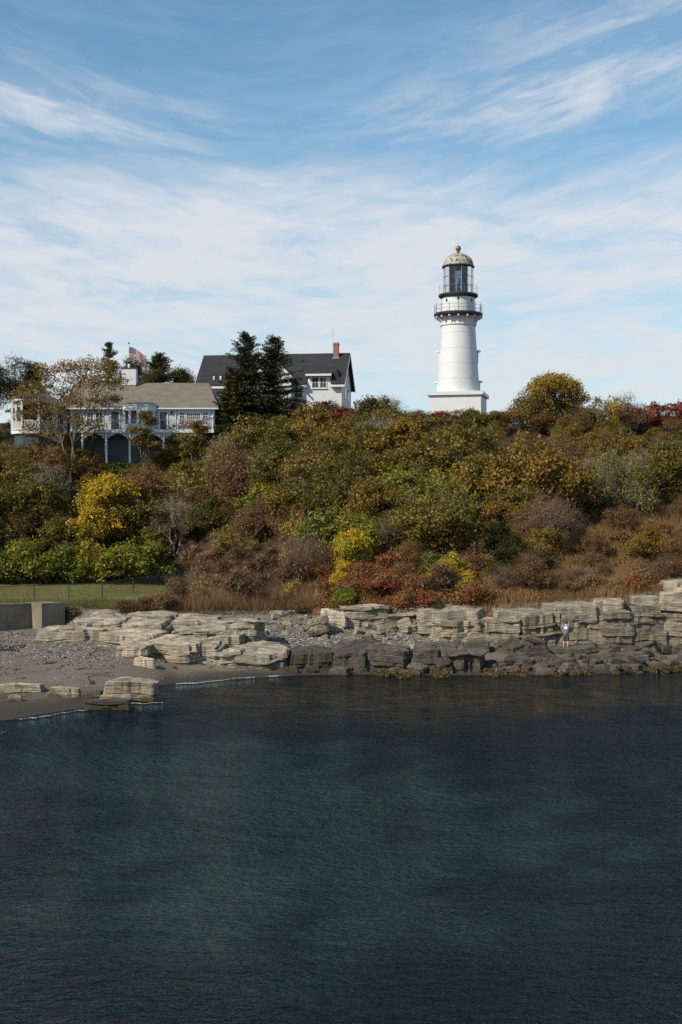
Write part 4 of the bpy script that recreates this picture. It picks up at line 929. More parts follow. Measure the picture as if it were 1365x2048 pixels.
def plant_meshes(name, seed, w=4.5, h=3.4, nl=9, nc=16, per=26, ls=0.2, sig=0.2, flat=0.8, lobes=None, stems=4, tr=0.06, twig=1.0, bark='bark', leaf='olive', low=0.25, stemtop=0.0, updir=0.4, aspect=0.6, pad=1.0):
    """returns (trunk mesh, crown mesh); branches run to leaf clumps gathered in lobes, so the sky shows between them"""
    rg = np.random.default_rng(seed)
    if lobes is None:
        lobes = []
        for i in range(nl):
            an = rg.uniform(0, 6.28); rr = w * 0.5 * math.sqrt(rg.random()) * 0.72
            z = h * rg.uniform(low, 0.74) * (1 - 0.45 * (rr / (w / 2)) ** 2); lobes.append((rr * math.cos(an), rr * math.sin(an), z, w * rg.uniform(0.13, 0.24)))
        lobes.append((0, 0, h * 0.72, w * 0.2))
    segs = []; PP, NN, TT = [], [], []
    sb = [(rg.normal(0, 0.05 * w), rg.normal(0, 0.05 * w), -0.35) for _ in range(stems)]
    forks = [np.array([s[0] * 1.8 + rg.normal(0, 0.06 * w), s[1] * 1.8 + rg.normal(0, 0.06 * w), h * (stemtop + rg.uniform(0.18, 0.3))]) for s in sb]
    for s, f in zip(sb, forks): limb(segs, s, f, tr * 1.3, tr, rg, 0.2, 4)
    for (x, y, z, r) in lobes:
        c = np.array([x, y, z]); f = forks[int(np.argmin([np.linalg.norm(c[:2] - q[:2]) + abs(rg.normal(0, 0.3)) for q in forks]))]
        limb(segs, f, c, tr * 0.85, tr * 0.4, rg, 0.22, 4)
        k = max(4, int(nc * (r / (0.19 * w)) ** 1.2)) if lobes is not None else nc
        d = rg.normal(size=(k, 3)); d[:, 2] = d[:, 2] * 0.85 + 0.25; d /= np.linalg.norm(d, axis=1, keepdims=True)
        cc = c + d * r * rg.uniform(0.7, 1.1, (k, 1)) * np.array([1, 1, flat]); cc[:, 2] = np.maximum(cc[:, 2], 0.15)
        tint_l = rg.uniform(0, 1)
        for j in range(k):
            limb(segs, c, cc[j], tr * 0.3, tr * 0.1, rg, 0.25, 2)
            for _ in range(int(twig * 2 + rg.random())):
                e = cc[j] + (d[j] + rg.normal(size=3) * 0.6) * rg.uniform(0.15, 0.5) * (0.3 + 0.15 * w * 0.5); segs.append((cc[j], e, tr * 0.11, tr * 0.05))
                if twig > 1.5:
                    for _ in range(2): segs.append((e, e + rg.normal(size=3) * 0.22 + d[j] * 0.15, tr * 0.06, tr * 0.03))
            m = max(0, int(per * rg.uniform(0.35, 1.5)))
            if m:
                p = cc[j] + rg.normal(size=(m, 3)) * sig * np.array([1, 1, 0.75 * pad]); PP.append(p)
                NN.append(d[j] * 0.5 + np.array([0, 0, updir]) + rg.normal(size=(m, 3)) * 0.55); TT.append(np.full(m, np.clip(0.5 * tint_l + 0.5 * rg.random(), 0, 1)))
    V, Q = tubes(segs); tm = np_mesh(name + '_trunk', V, Q); tm.materials.append(M[bark])
    cm = None
    if PP:
        PP = np.concatenate(PP); NN = np.concatenate(NN); TT = np.concatenate(TT); ok = PP[:, 2] > 0.02; PP, NN, TT = PP[ok], NN[ok], TT[ok]
        V, Q = leaf_quads(PP, NN, ls * rg.uniform(0.6, 1.35, len(PP)), rg, aspect); cm = np_mesh(name + '_crown', V, Q); cm.materials.append(M[leaf])
        at = cm.attributes.new('tint', 'FLOAT', 'POINT'); at.data.foreach_set('value', np.repeat(TT, 4).astype(np.float32))
    return tm, cm
S = lambda *c: [(0.0, c[0]), (0.36, c[1]), (0.68, c[2]), (1.0, c[3])]
M['bark'] = plain('grey_brown_bark', (0.13, 0.10, 0.075), 0.85, 0.3)
M['bark_pale'] = plain('pale_grey_bark', (0.28, 0.235, 0.185), 0.85, 0.3)
M['bark_twig'] = plain('brown_twigs', (0.16, 0.10, 0.065), 0.85, 0.35, 8)
M['bark_grey'] = plain('grey_bare_twigs', (0.165, 0.112, 0.078), 0.85, 0.3, 8)
M['olive'] = leafmat('olive_leaves', S((0.07, 0.066, 0.01), (0.142, 0.116, 0.015), (0.22, 0.15, 0.02), (0.29, 0.15, 0.022)))
M['green'] = leafmat('green_leaves', S((0.075, 0.098, 0.012), (0.155, 0.17, 0.016), (0.24, 0.225, 0.022), (0.36, 0.26, 0.024)))
M['brown'] = leafmat('brown_leaves', S((0.1, 0.06, 0.02), (0.18, 0.095, 0.028), (0.24, 0.115, 0.03), (0.22, 0.14, 0.034)))
M['yellow'] = leafmat('yellow_leaves', S((0.15, 0.165, 0.014), (0.3, 0.27, 0.016), (0.5, 0.37, 0.018), (0.6, 0.33, 0.02)))
M['gold'] = leafmat('gold_leaves', S((0.22, 0.15, 0.022), (0.38, 0.24, 0.028), (0.54, 0.33, 0.04), (0.6, 0.38, 0.07)))
M['red'] = leafmat('crimson_leaves', S((0.13, 0.034, 0.026), (0.24, 0.045, 0.036), (0.33, 0.065, 0.045), (0.24, 0.12, 0.04)))
M['pale'] = leafmat('pale_green_leaves', S((0.11, 0.098, 0.018), (0.205, 0.17, 0.028), (0.3, 0.23, 0.038), (0.37, 0.25, 0.045)))
M['juniper'] = leafmat('juniper_needles', S((0.022, 0.026, 0.005), (0.04, 0.044, 0.008), (0.058, 0.06, 0.011), (0.08, 0.075, 0.016)), 0.12, 0.7, 0.15)
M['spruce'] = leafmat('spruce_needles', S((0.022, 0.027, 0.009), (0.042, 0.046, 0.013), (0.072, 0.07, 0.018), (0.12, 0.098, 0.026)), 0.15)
M['pine'] = leafmat('pine_needles', S((0.026, 0.032, 0.009), (0.05, 0.056, 0.013), (0.082, 0.08, 0.019), (0.12, 0.1, 0.026)), 0.2)
M['rust'] = leafmat('rust_leaves', S((0.13, 0.056, 0.02), (0.23, 0.088, 0.026), (0.33, 0.125, 0.034), (0.24, 0.14, 0.036)))
M['reed'] = leafmat('dry_reed', S((0.075, 0.04, 0.018), (0.135, 0.075, 0.032), (0.21, 0.12, 0.055), (0.3, 0.2, 0.1)), 0.2)
M['straw'] = leafmat('straw_grass', S((0.17, 0.092, 0.034), (0.25, 0.142, 0.054), (0.33, 0.2, 0.082), (0.25, 0.165, 0.05)), 0.2)
M['litter'] = leafmat('shade_toned_litter', S((0.025, 0.018, 0.008), (0.05, 0.034, 0.013), (0.085, 0.055, 0.02), (0.11, 0.07, 0.022)))  # dark tones put the shade between the shrubs into the leaf colour
M['blade'] = leafmat('green_grass', S((0.06, 0.075, 0.02), (0.10, 0.115, 0.03), (0.17, 0.155, 0.05), (0.24, 0.19, 0.08)), 0.2)
SPEC = {}
def species(key, n, **kw):
    SPEC[key] = [plant_meshes(key, 1000 + 37 * k + sum(map(ord, key)), **kw) for k in range(n)]
species('olive_shrub', 6, w=7.0, h=5.2, nl=13, nc=24, per=38, ls=0.225, sig=0.25, leaf='olive', low=0.3)
species('green_shrub', 4, w=4.6, h=3.4, nl=11, nc=20, per=34, ls=0.2, sig=0.2, leaf='green')
species('brown_shrub', 5, w=5.6, h=4.2, nl=12, nc=24, per=20, ls=0.17, sig=0.23, leaf='brown', bark='bark_twig', twig=2.0)
species('yellow_shrub', 3, w=4.2, h=4.0, nl=12, nc=24, per=30, ls=0.20, sig=0.20, leaf='yellow')
species('golden_shrub', 2, w=3.0, h=2.6, nl=7, nc=16, per=20, ls=0.17, sig=0.17, leaf='gold', twig=1.6)
species('red_sumac', 3, w=4.0, h=2.8, nl=10, nc=15, per=18, ls=0.19, sig=0.16, leaf='red', flat=0.5, pad=0.5)
species('pale_shrub', 3, w=5.4, h=4.0, nl=12, nc=22, per=22, ls=0.20, sig=0.18, leaf='pale', bark='bark_pale')
species('bare_shrub', 3, w=4.0, h=3.4, nl=11, nc=22, per=6, ls=0.12, sig=0.2, leaf='brown', bark='bark_grey', twig=3.2, tr=0.05)
species('juniper_bush', 2, w=3.4, h=2.4, nl=12, nc=24, per=40, ls=0.17, sig=0.15, leaf='juniper', aspect=0.3)
species('bramble_bush', 3, w=2.8, h=1.3, nl=10, nc=16, per=26, ls=0.15, sig=0.16, leaf='rust', bark='bark_twig', twig=1.6, tr=0.03)
species('reed_clump', 3, w=2.2, h=1.9, nl=8, nc=14, per=20, ls=0.24, sig=0.18, leaf='reed', bark='bark_twig', twig=2.5, tr=0.03, aspect=0.25)
species('straw_bush', 2, w=2.4, h=1.3, nl=8, nc=14, per=20, ls=0.2, sig=0.16, leaf='straw', bark='bark_twig', twig=2.0, tr=0.03, aspect=0.3)
SIZE = {'olive_shrub': (7.0, 5.0), 'green_shrub': (4.6, 3.4), 'brown_shrub': (5.6, 4.2), 'yellow_shrub': (4.2, 4.0), 'golden_shrub': (3.0, 2.6), 'red_sumac': (4.0, 2.8), 'pale_shrub': (5.4, 4.0), 'bare_shrub': (4.0, 3.4),
        'juniper_bush': (3.4, 2.4), 'bramble_bush': (2.8, 1.3), 'reed_clump': (2.2, 1.9), 'straw_bush': (2.4, 1.3)}
LOOK = {'olive_shrub': 'dense olive green shrub', 'green_shrub': 'leafy yellow green shrub', 'brown_shrub': 'brown leaved twiggy shrub', 'yellow_shrub': 'bright yellow autumn shrub', 'golden_shrub': 'small golden orange shrub',
        'red_sumac': 'crimson sumac shrub', 'pale_shrub': 'pale green shrub with light stems', 'bare_shrub': 'bare grey twiggy shrub', 'juniper_bush': 'dark green juniper bush', 'bramble_bush': 'low rust red bramble',
        'reed_clump': 'clump of dark brown dried reeds', 'straw_bush': 'low straw coloured dry bush'}
MARKS = [(60, 880, 'the white porch'), (270, 930, 'the raised deck'), (420, 880, 'the end of the raised deck'), (214, 1010, 'the tall bright yellow shrub'), (120, 1130, 'the wire fence'), (320, 1130, 'the far end of the fence'), (394, 1150, 'the utility box'),
    (40, 1020, 'the bleached bare shrub'), (500, 840, 'the spruce pair'), (660, 830, 'the white house corner'), (780, 840, 'the grey limbed tree'), (917, 840, 'the lighthouse plinth'), (1097, 850, 'the yellow topped tree'), (1250, 860, 'the crest sumacs'),
    (480, 970, 'the thin crowned grey tree'), (600, 1060, 'the orange gold shrub'), (830, 980, 'the large pale green shrub'), (712, 1110, 'the slender yellow shrub'), (905, 1140, 'the yellow shrub by the juniper'), (1040, 1130, 'the broad dark juniper'),
    (1100, 1050, 'the bare grey tree'), (1215, 990, 'the tall loose yellow green shrub'), (480, 1170, 'the dead reeds'), (720, 1200, 'the ochre ledge'), (880, 1220, 'the small dark juniper'), (1150, 1190, 'the cliff cap'), (1340, 1160, 'the highest cliff block'), (650, 960, 'the yellowing shrub'), (1000, 940, 'the slope under the lighthouse'), (1340, 1030, 'the dry grass slope')]
def where(u, v):
    return 'near ' + min(MARKS, key=lambda m: (m[0] - u) ** 2 + (m[1] - v) ** 2)[2]
rp = random.Random(4)
NPL = {}
def put_plant(key, x, y, z, sw, sh, label, group, meshes=None, rz=None):
    k = NPL.get(key, 0); NPL[key] = k + 1
    tm, cm = meshes or SPEC[key][k % len(SPEC[key])]
    e = empty(key, (x, y, z), rp.uniform(0, 6.28) if rz is None else rz); e.scale = (sw, sw, sh)
    link('trunk', tm, None, e)
    if cm is not None: link('crown', cm, None, e)
    tag(e, label, 'tree' if key.endswith('tree') else 'shrub', group); return e
def shrub(key, u, v, wpx=None, hpx=None, label=None, scale=None):
    x, D, z = hit(u, v, 90); w0, h0 = SIZE[key]
    sw = (wpx / F * D / w0) if wpx else (scale or 1.0) * rp.uniform(0.85, 1.2); sh = (hpx / F * D / h0) if hpx else sw * rp.uniform(0.85, 1.15)
    big_ = 'large ' if sw > 1.0 else 'small ' if sw < 0.7 else ''
    lab = label or f'{big_}{LOOK[key]} {where(u, v)}'
    return put_plant(key, x, D, z - 0.1, sw, sh, lab, None if label else f'{big_}{key.replace("_", " ")}s {where(u, v)}')
# shrubs one can single out
x, D, z = hit(214, 1092, 90)
put_plant('yellow_shrub', x, D, z - 0.1, 1.12, 1.06, 'tall bright yellow shrub rising over the green hedge', None, plant_meshes('tall_yellow', 81, w=6.6, h=7.4, nl=22, nc=34, per=34, ls=0.2, sig=0.26, leaf='yellow', low=0.15))
shrub('yellow_shrub', 268, 960, 52, 40, 'small yellow shrub on the lawn edge under the deck')
shrub('green_shrub', 160, 1100, 60, 60); 
for u, w, h in ((-20, 130, 88), (52, 130, 96), (120, 120, 84), (182, 120, 92), (246, 130, 86), (300, 110, 80), (-60, 110, 80)): shrub('green_shrub', u, 1166 - (6 if u > 200 else 0), w, h, None)
shrub('golden_shrub', 598, 1098, 74, 84, 'orange gold shrub among brown twigs above the cove')
shrub('yellow_shrub', 712, 1150, 80, 108, 'slender yellow shrub above the ochre ledge')
shrub('yellow_shrub', 905, 1176, 84, 82, 'yellow shrub beside the dark juniper')
shrub('yellow_shrub', 690, 1172, 56, 60, 'low yellow shrub at the foot of the slender yellow shrub')
shrub('yellow_shrub', 938, 1192, 50, 46, 'low gold yellow shrub just above the pale cap block')
shrub('yellow_shrub', 655, 890, 60, 60, 'yellowing shrub below the white house corner')
shrub('yellow_shrub', 900, 1010, 60, 50, 'yellowing shrub under the large pale green shrub')
shrub('golden_shrub', 640, 1050, 60, 50, 'amber shrub behind the orange gold shrub')
shrub('red_sumac', 1160, 938, 110, 50, 'wide crimson sumac below the yellow topped tree')
shrub('red_sumac', 1268, 930, 120, 56, 'wide crimson sumac above the tall loose shrub')
shrub('red_sumac', 760, 1190, 90, 40, 'scarlet creeper patch above the buff ledge')
shrub('red_sumac', 850, 1215, 60, 44, 'scarlet creeper beside the small dark juniper')
shrub('yellow_shrub', 500, 1112, 44, 40, 'little yellow shrub over the brown reeds')
shrub('red_sumac', 480, 1128, 56, 40, 'crimson shrub over the brown reeds')
shrub('juniper_bush', 1040, 1160, 150, 78, 'broad dark juniper above the tall cliff')
shrub('juniper_bush', 1000, 1120, 90, 80, 'upright grey green juniper behind the broad dark juniper')
shrub('juniper_bush', 878, 1236, 54, 34, 'small dark juniper at the top of the pale cap block')
shrub('juniper_bush', 610, 1228, 36, 16, 'tiny green bush on the stones behind the cove')
shrub('bare_shrub', 1100, 1108, 130, 130, 'bare grey tree with bleached branches above the broad juniper')
shrub('bare_shrub', 1155, 1168, 70, 40, 'low bare bush in the dry grass above the cliff')
shrub('bare_shrub', 22, 1082, 60, 84, 'bleached bare shrub over the green hedge')
shrub('bare_shrub', 610, 1170, 100, 110, 'bare brown thicket beside the yellow shrub above the cove')
shrub('pale_shrub', 830, 1020, 130, 90, 'large pale green shrub catching light below the lighthouse')
shrub('pale_shrub', 715, 1095, 80, 78, 'pale green shrub behind the slender yellow shrub')
x, D, z = hit(1215, 1046, 90)
put_plant('pale_shrub', x, D, z - 0.1, 1, 1, 'tall loose yellow green shrub on the open slope above the cliff', None, plant_meshes('tall_pale', 82, w=7.4, h=6.6, nl=20, nc=24, per=18, ls=0.19, sig=0.26, leaf='pale', bark='bark_pale', twig=2.0, low=0.3))
shrub('golden_shrub', 590, 1200, 44, 46, 'straw gold plume among the brown reeds')
for u, v_, w, h in ((20, 938, 80, 60), (70, 940, 90, 64), (118, 940, 80, 56), (165, 938, 70, 44), (-20, 930, 90, 80), (360, 930, 80, 56), (400, 925, 90, 70), (200, 945, 60, 30)): shrub('olive_shrub', u, v_, w, h)
for u, v_, w, h in ((112, 1248, 34, 34), (126, 1240, 40, 30), (140, 1232, 44, 26), (250, 1226, 50, 30), (290, 1222, 60, 34), (330, 1222, 60, 40)): shrub('reed_clump', u, v_, w, h, 'brown dead weed clump beside the seawall block' if u == 112 else None)
for u, v_, w, h in ((165, 960, 80, 66), (193, 962, 66, 56), (236, 966, 60, 50), (285, 966, 56, 46), (308, 960, 60, 54), (345, 956, 80, 70), (375, 950, 90, 78)): shrub('olive_shrub' if u % 2 else 'green_shrub', u, v_, w, h)
# crest against the sky
for u, key, w, h in ((590, 'red_sumac', 90, 64), (645, 'red_sumac', 90, 76), (690, 'red_sumac', 90, 60), (665, 'brown_shrub', 60, 66), (560, 'red_sumac', 70, 30), (630, 'olive_shrub', 110, 46), (720, 'brown_shrub', 90, 54), (770, 'bare_shrub', 90, 76), (740, 'olive_shrub', 110, 50), (800, 'red_sumac', 100, 46),
        (850, 'olive_shrub', 110, 44), (880, 'red_sumac', 80, 50), (925, 'olive_shrub', 110, 46), (945, 'green_shrub', 60, 52), (985, 'olive_shrub', 100, 44), (1015, 'brown_shrub', 90, 52), (830, 'brown_shrub', 80, 46), (1190, 'pale_shrub', 80, 66),
        (1225, 'golden_shrub', 70, 70), (1260, 'bare_shrub', 90, 70), (1300, 'red_sumac', 84, 62), (1350, 'red_sumac', 90, 62), (1385, 'red_sumac', 90, 70), (1320, 'brown_shrub', 100, 50), (1250, 'brown_shrub', 110, 46), (1160, 'brown_shrub', 110, 50), (1060, 'brown_shrub', 110, 54), (1400, 'olive_shrub', 100, 54), (500, 'olive_shrub', 110, 40)):
    shrub(key, u, 864 if u < 1010 else 868, w, h * (1.22 if u > 1140 else 1.0))
x, D, z = hit(1097, 862, 90)
yl = plant_meshes('crest_tree', 71, w=9.2, h=4.6, nl=22, nc=30, per=34, ls=0.2, sig=0.25, leaf='olive', bark='bark')
t_ = put_plant('crest_tree', x, D, z - 0.2, 1.0, 1.1, 'round tree with a yellow top standing against the sky on the crest', None, yl, 0.4)
c2 = plant_meshes('crest_top', 72, lobes=[(-1.9, -1.4, 4.3, 1.2), (-0.5, -1.4, 4.8, 1.3), (1.0, -1.4, 4.7, 1.3), (2.3, -1.2, 4.2, 1.2), (3.1, -0.9, 3.5, 1.1), (0.3, 0.2, 5.0, 1.1), (-1.2, 0.2, 4.7, 1.0), (1.7, 0.2, 4.6, 1.0)], w=6, nc=44, per=34, ls=0.19, sig=0.25, leaf='gold')[1]
link('yellow_leaves', c2, None, t_)
# the thicket
def choose(u, v):
    r = rp.random()
    def pick(*pairs):
        s = 0
        for k, p in pairs:
            s += p
            if r < s: return k
        return pairs[-1][0]
    if u < 140 and v < 1090: return pick(('olive_shrub', .45), ('brown_shrub', .4), ('bare_shrub', .15))
    if u < 340: return pick(('olive_shrub', .4), ('brown_shrub', .2), ('green_shrub', .4)) if v > 985 else pick(('olive_shrub', .5), ('brown_shrub', .5))
    if u < 470 and v < 1100: return pick(('olive_shrub', .55), ('brown_shrub', .25), ('pale_shrub', .08), ('green_shrub', .12))
    if u < 600 and v >= 1090: return pick(('reed_clump', .75), ('brown_shrub', .15), ('straw_bush', .1))
    if v < 1010:
        if u < 1000: return pick(('olive_shrub', .70), ('brown_shrub', .10), ('pale_shrub', .07), ('green_shrub', .10), ('bare_shrub', .03))
        return pick(('brown_shrub', .26), ('olive_shrub', .40), ('pale_shrub', .14), ('red_sumac', .10), ('bare_shrub', .05), ('green_shrub', .05))
    if u < 960:
        if v < 1130: return pick(('olive_shrub', .26), ('brown_shrub', .20), ('pale_shrub', .20), ('green_shrub', .20), ('yellow_shrub', .07), ('bare_shrub', .07))
        return pick(('bramble_bush', .6), ('brown_shrub', .2), ('green_shrub', .1), ('reed_clump', .1))
    if u < 1130 and v < 1090: return pick(('olive_shrub', .5), ('brown_shrub', .3), ('green_shrub', .1), ('bare_shrub', .1))
    if v < 1040: return pick(('brown_shrub', .5), ('olive_shrub', .3), ('straw_bush', .2))
    return pick(('straw_bush', .42), ('bramble_bush', .16), ('brown_shrub', .26), ('olive_shrub', .10), ('bare_shrub', .06))
v = 884.0
while v < 1212:
    step = 17.0 + 8.0 * (v - 884) / 330
    u = -60 + rp.uniform(0, 40)
    while u < 1440:
        uu = u + rp.uniform(-14, 14); vv = v + rp.uniform(-6, 6)
        low_ok = vv < (1150 if uu < 340 else 1214 if uu < 900 else 1208 - max(0, uu - 960) * 0.055)
        patio = (190 < uu < 345 and vv < 965) or (145 < uu < 278 and 985 < vv < 1115)
        lawn_ = uu < 345 and vv > 1120
        if low_ok and not patio and not lawn_:
            k = choose(uu, vv); big = k in ('olive_shrub', 'green_shrub', 'brown_shrub', 'pale_shrub', 'bare_shrub', 'yellow_shrub', 'red_sumac')
            sc_ = rp.choice([0.55, 0.75, 0.9, 1.05, 1.25]) * rp.uniform(0.9, 1.1) if big else rp.uniform(0.8, 1.2)
            if big and vv > 1135: sc_ *= 0.6
            if uu > 1130 and vv > 1010: sc_ *= 0.8
            if uu < 345 and vv < 965: sc_ *= 0.5
            if 170 < uu < 360 and 965 <= vv < 1010: sc_ *= 0.42
            if vv < 915: sc_ *= 0.66
            if vv < 965 and uu > 880: sc_ = min(sc_, 0.72)
            if vv < 930 and uu > 940: sc_ = min(sc_, 0.5)
            shrub(k, uu, vv, None, None, None, sc_)
        u += (62 if v < 1120 else 44) + rp.uniform(0, 34)
    v += step

# ------------------------------------------------------------------ conifers and the tree by the porch
def spruce_meshes(name, seed, h, r, dens=1.0, bare=0.0, leaf='spruce', gap=0.0):
    rg = np.random.default_rng(seed); segs = []; PP, NN, TT = [], [], []
    limb(segs, (0, 0, -0.4), (0, 0, h), 0.018 * h, 0.01, rg, 0.02, 8)
    z = h * (0.06 + bare)
    while z < h * 0.985:
        t = z / h; L = r * (1 - t) ** 0.8 * rg.uniform(0.8, 1.15) + 0.14
        for k in range(int(8 + rg.integers(0, 4))):
            if rg.random() < gap: continue
            an = rg.uniform(0, 6.28); l = L * (rg.uniform(0.45, 1.0) if rg.random() < 0.6 else rg.uniform(0.9, 1.3)); dirv = np.array([math.cos(an), math.sin(an), 0.0])
            rise = 0.18 + 0.5 * t; droop = 0.30 * (1 - t)
            n = max(3, int(l / 0.22)); zb0 = z + rg.normal(0, 0.15); prev = np.array([0, 0, zb0])
            for i in range(1, n + 1):
                s = i / n; p = np.array([0, 0, zb0]) + dirv * l * s + np.array([0, 0, l * (rise * s - droop * s * s * 1.7)]) + rg.normal(size=3) * 0.02
                segs.append((prev, p, 0.012 * h * 0.35 * (1 - s * 0.8), 0.012 * h * 0.35 * (1 - s)))
                m = int((7 + 9 * (1 - abs(s - 0.6))) * dens); side = np.array([-dirv[1], dirv[0], 0]); wd = 0.34 * l * (1 - s) * 0.7 + 0.12
                q = p + side * rg.normal(0, wd, (m, 1)) + dirv * rg.normal(0, 0.1, (m, 1)) + np.array([0, 0, 1.0]) * (rg.normal(0, 0.06, (m, 1)) - 0.1 * rg.random((m, 1)))
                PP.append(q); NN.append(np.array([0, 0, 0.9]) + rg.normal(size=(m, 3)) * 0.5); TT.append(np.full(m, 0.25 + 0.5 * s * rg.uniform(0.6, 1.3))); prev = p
        z += max(0.12, 0.02 * h) * rg.uniform(0.5, 1.5)
    V, Q = tubes(segs); tm = np_mesh(name + '_trunk', V, Q); tm.materials.append(M['bark'])
    PP = np.concatenate(PP); NN = np.concatenate(NN); TT = np.clip(np.concatenate(TT), 0, 1)
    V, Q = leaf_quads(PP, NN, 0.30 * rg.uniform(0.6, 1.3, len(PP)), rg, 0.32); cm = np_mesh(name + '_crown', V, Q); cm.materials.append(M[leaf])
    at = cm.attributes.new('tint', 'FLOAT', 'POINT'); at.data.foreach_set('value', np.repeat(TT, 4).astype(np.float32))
    return tm, cm
def tree_at(key, u, vtop, D, label, maker, group=None, rz=0.0):
    x = (u - CX) / F * D; z = float(ground(x, D)) - 0.2; h = H + (YH - vtop) * D / F - z
    return put_plant(key, x, D, z, 1, 1, label, group, maker(h), rz)
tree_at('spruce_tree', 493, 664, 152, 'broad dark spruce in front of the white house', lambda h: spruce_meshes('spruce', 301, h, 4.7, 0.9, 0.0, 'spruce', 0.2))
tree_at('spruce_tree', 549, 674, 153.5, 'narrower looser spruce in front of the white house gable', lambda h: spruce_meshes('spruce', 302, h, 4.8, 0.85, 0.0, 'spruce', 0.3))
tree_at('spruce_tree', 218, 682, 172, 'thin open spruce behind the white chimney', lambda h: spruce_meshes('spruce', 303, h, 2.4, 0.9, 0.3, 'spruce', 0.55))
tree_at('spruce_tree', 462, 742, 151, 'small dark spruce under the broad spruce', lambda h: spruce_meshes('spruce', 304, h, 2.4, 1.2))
def pine(seed, w, top, nl=9):
    def mk(h):
        rg = np.random.default_rng(seed); lob = []
        for i in range(nl):
            zf = rg.uniform(0.5, 0.97); rr = w * 0.5 * (1.25 - zf) * rg.uniform(0.2, 1.0) * 1.5; an = rg.uniform(0, 6.28); rr *= 1.25
            lob.append((rr * math.cos(an), rr * math.sin(an) * 0.6, h * zf - 0.3, w * rg.uniform(0.10, 0.2)))
        lob.append((0, 0, h - 0.8, w * 0.16)); lob.append((0.1, 0, h * 0.7, w * 0.26)); lob.append((-0.1, 0, h * 0.5, w * 0.3))
        return plant_meshes('pine', seed, w=w, h=h, lobes=lob, nc=30, per=34, ls=0.25, sig=0.34, flat=0.8, stems=1, tr=0.10, leaf='pine', stemtop=0.35, aspect=0.3, twig=0.6)
    return mk
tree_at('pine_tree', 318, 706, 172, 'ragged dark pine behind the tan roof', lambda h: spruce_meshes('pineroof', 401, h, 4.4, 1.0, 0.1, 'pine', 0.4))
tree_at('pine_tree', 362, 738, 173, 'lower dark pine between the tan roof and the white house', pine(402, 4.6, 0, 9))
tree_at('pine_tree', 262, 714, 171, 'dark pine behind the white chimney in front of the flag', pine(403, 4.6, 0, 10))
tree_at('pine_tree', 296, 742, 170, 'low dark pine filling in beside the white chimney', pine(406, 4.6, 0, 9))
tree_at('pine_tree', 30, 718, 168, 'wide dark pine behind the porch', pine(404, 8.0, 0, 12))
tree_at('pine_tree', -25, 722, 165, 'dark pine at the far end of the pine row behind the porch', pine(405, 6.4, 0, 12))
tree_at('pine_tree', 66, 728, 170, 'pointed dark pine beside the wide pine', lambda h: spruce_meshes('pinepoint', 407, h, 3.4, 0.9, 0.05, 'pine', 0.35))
# broad open oak before the porch: flat leaf pads on spreading limbs
def oak(h):
    rg = np.random.default_rng(55); lob = []
    D0 = 145.0; x0 = (135 - CX) / F * D0; z0 = float(ground(x0, D0)) - 0.2
    for (u, vv, r) in ((60, 785, 1.0), (95, 762, 1.0), (135, 742, 1.1), (175, 738, 1.1), (215, 742, 1.0), (238, 765, 0.8), (205, 772, 1.0), (165, 768, 1.1), (120, 790, 1.1), (75, 815, 0.9), (50, 830, 0.8), (150, 805, 1.0), (195, 805, 0.9),
                       (225, 800, 0.7), (110, 825, 0.8), (150, 845, 0.7), (185, 858, 0.7), (45, 795, 0.8), (90, 740, 0.6), (60, 860, 0.9), (110, 870, 0.9)):
        lob.append(((u - CX) / F * D0 - x0, rg.uniform(-1.6, 1.6), H + (YH - vv) * D0 / F - z0, r * rg.uniform(1.0, 1.6)))
    return plant_meshes('oak', 55, w=5.4, h=h, lobes=lob, nc=24, per=20, ls=0.21, sig=0.33, flat=0.75, stems=4, tr=0.085, leaf='olive', bark='bark', stemtop=0.12, twig=0.8, pad=0.7)
tree_at('oak_tree', 135, 728, 145, 'wide open oak with thin olive brown leaves before the porch', oak)
def oak2(h):
    rg = np.random.default_rng(56)
    lob = [(rg.uniform(-1.5, 1.5), rg.uniform(-0.8, 0.8), h * rg.uniform(0.5, 0.95), 0.6) for _ in range(10)]
    return plant_meshes('oak2', 57, w=3.6, h=h, lobes=lob, nc=22, per=24, ls=0.2, sig=0.22, flat=0.5, stems=2, tr=0.06, leaf='olive', stemtop=0.15, pad=0.6)
tree_at('oak_tree', 283, 822, 144.5, 'small oak in front of the bow window', oak2)
tree_at('oak_tree', 385, 842, 144, 'low oak at the end of the deck', oak2)
def pale_tree(seed, w):
    return lambda h: plant_meshes('paletree', seed, w=w, h=h, nl=13, nc=17, per=13, ls=0.19, sig=0.22, stems=2, tr=0.12, leaf='olive', bark='bark_pale', stemtop=0.15, twig=2.0, low=0.45)
tree_at('pale_trunked_tree', 478, 846, 138, 'grey limbed thin crowned tree below the end of the deck', pale_tree(61, 6.5))
tree_at('pale_trunked_tree', 760, 826, 141, 'grey limbed tree on the slope in front of the lighthouse plinth', pale_tree(62, 6.5))
tree_at('pale_trunked_tree', 100, 905, 138, 'grey limbed brown tree below the porch', pale_tree(63, 5.5))

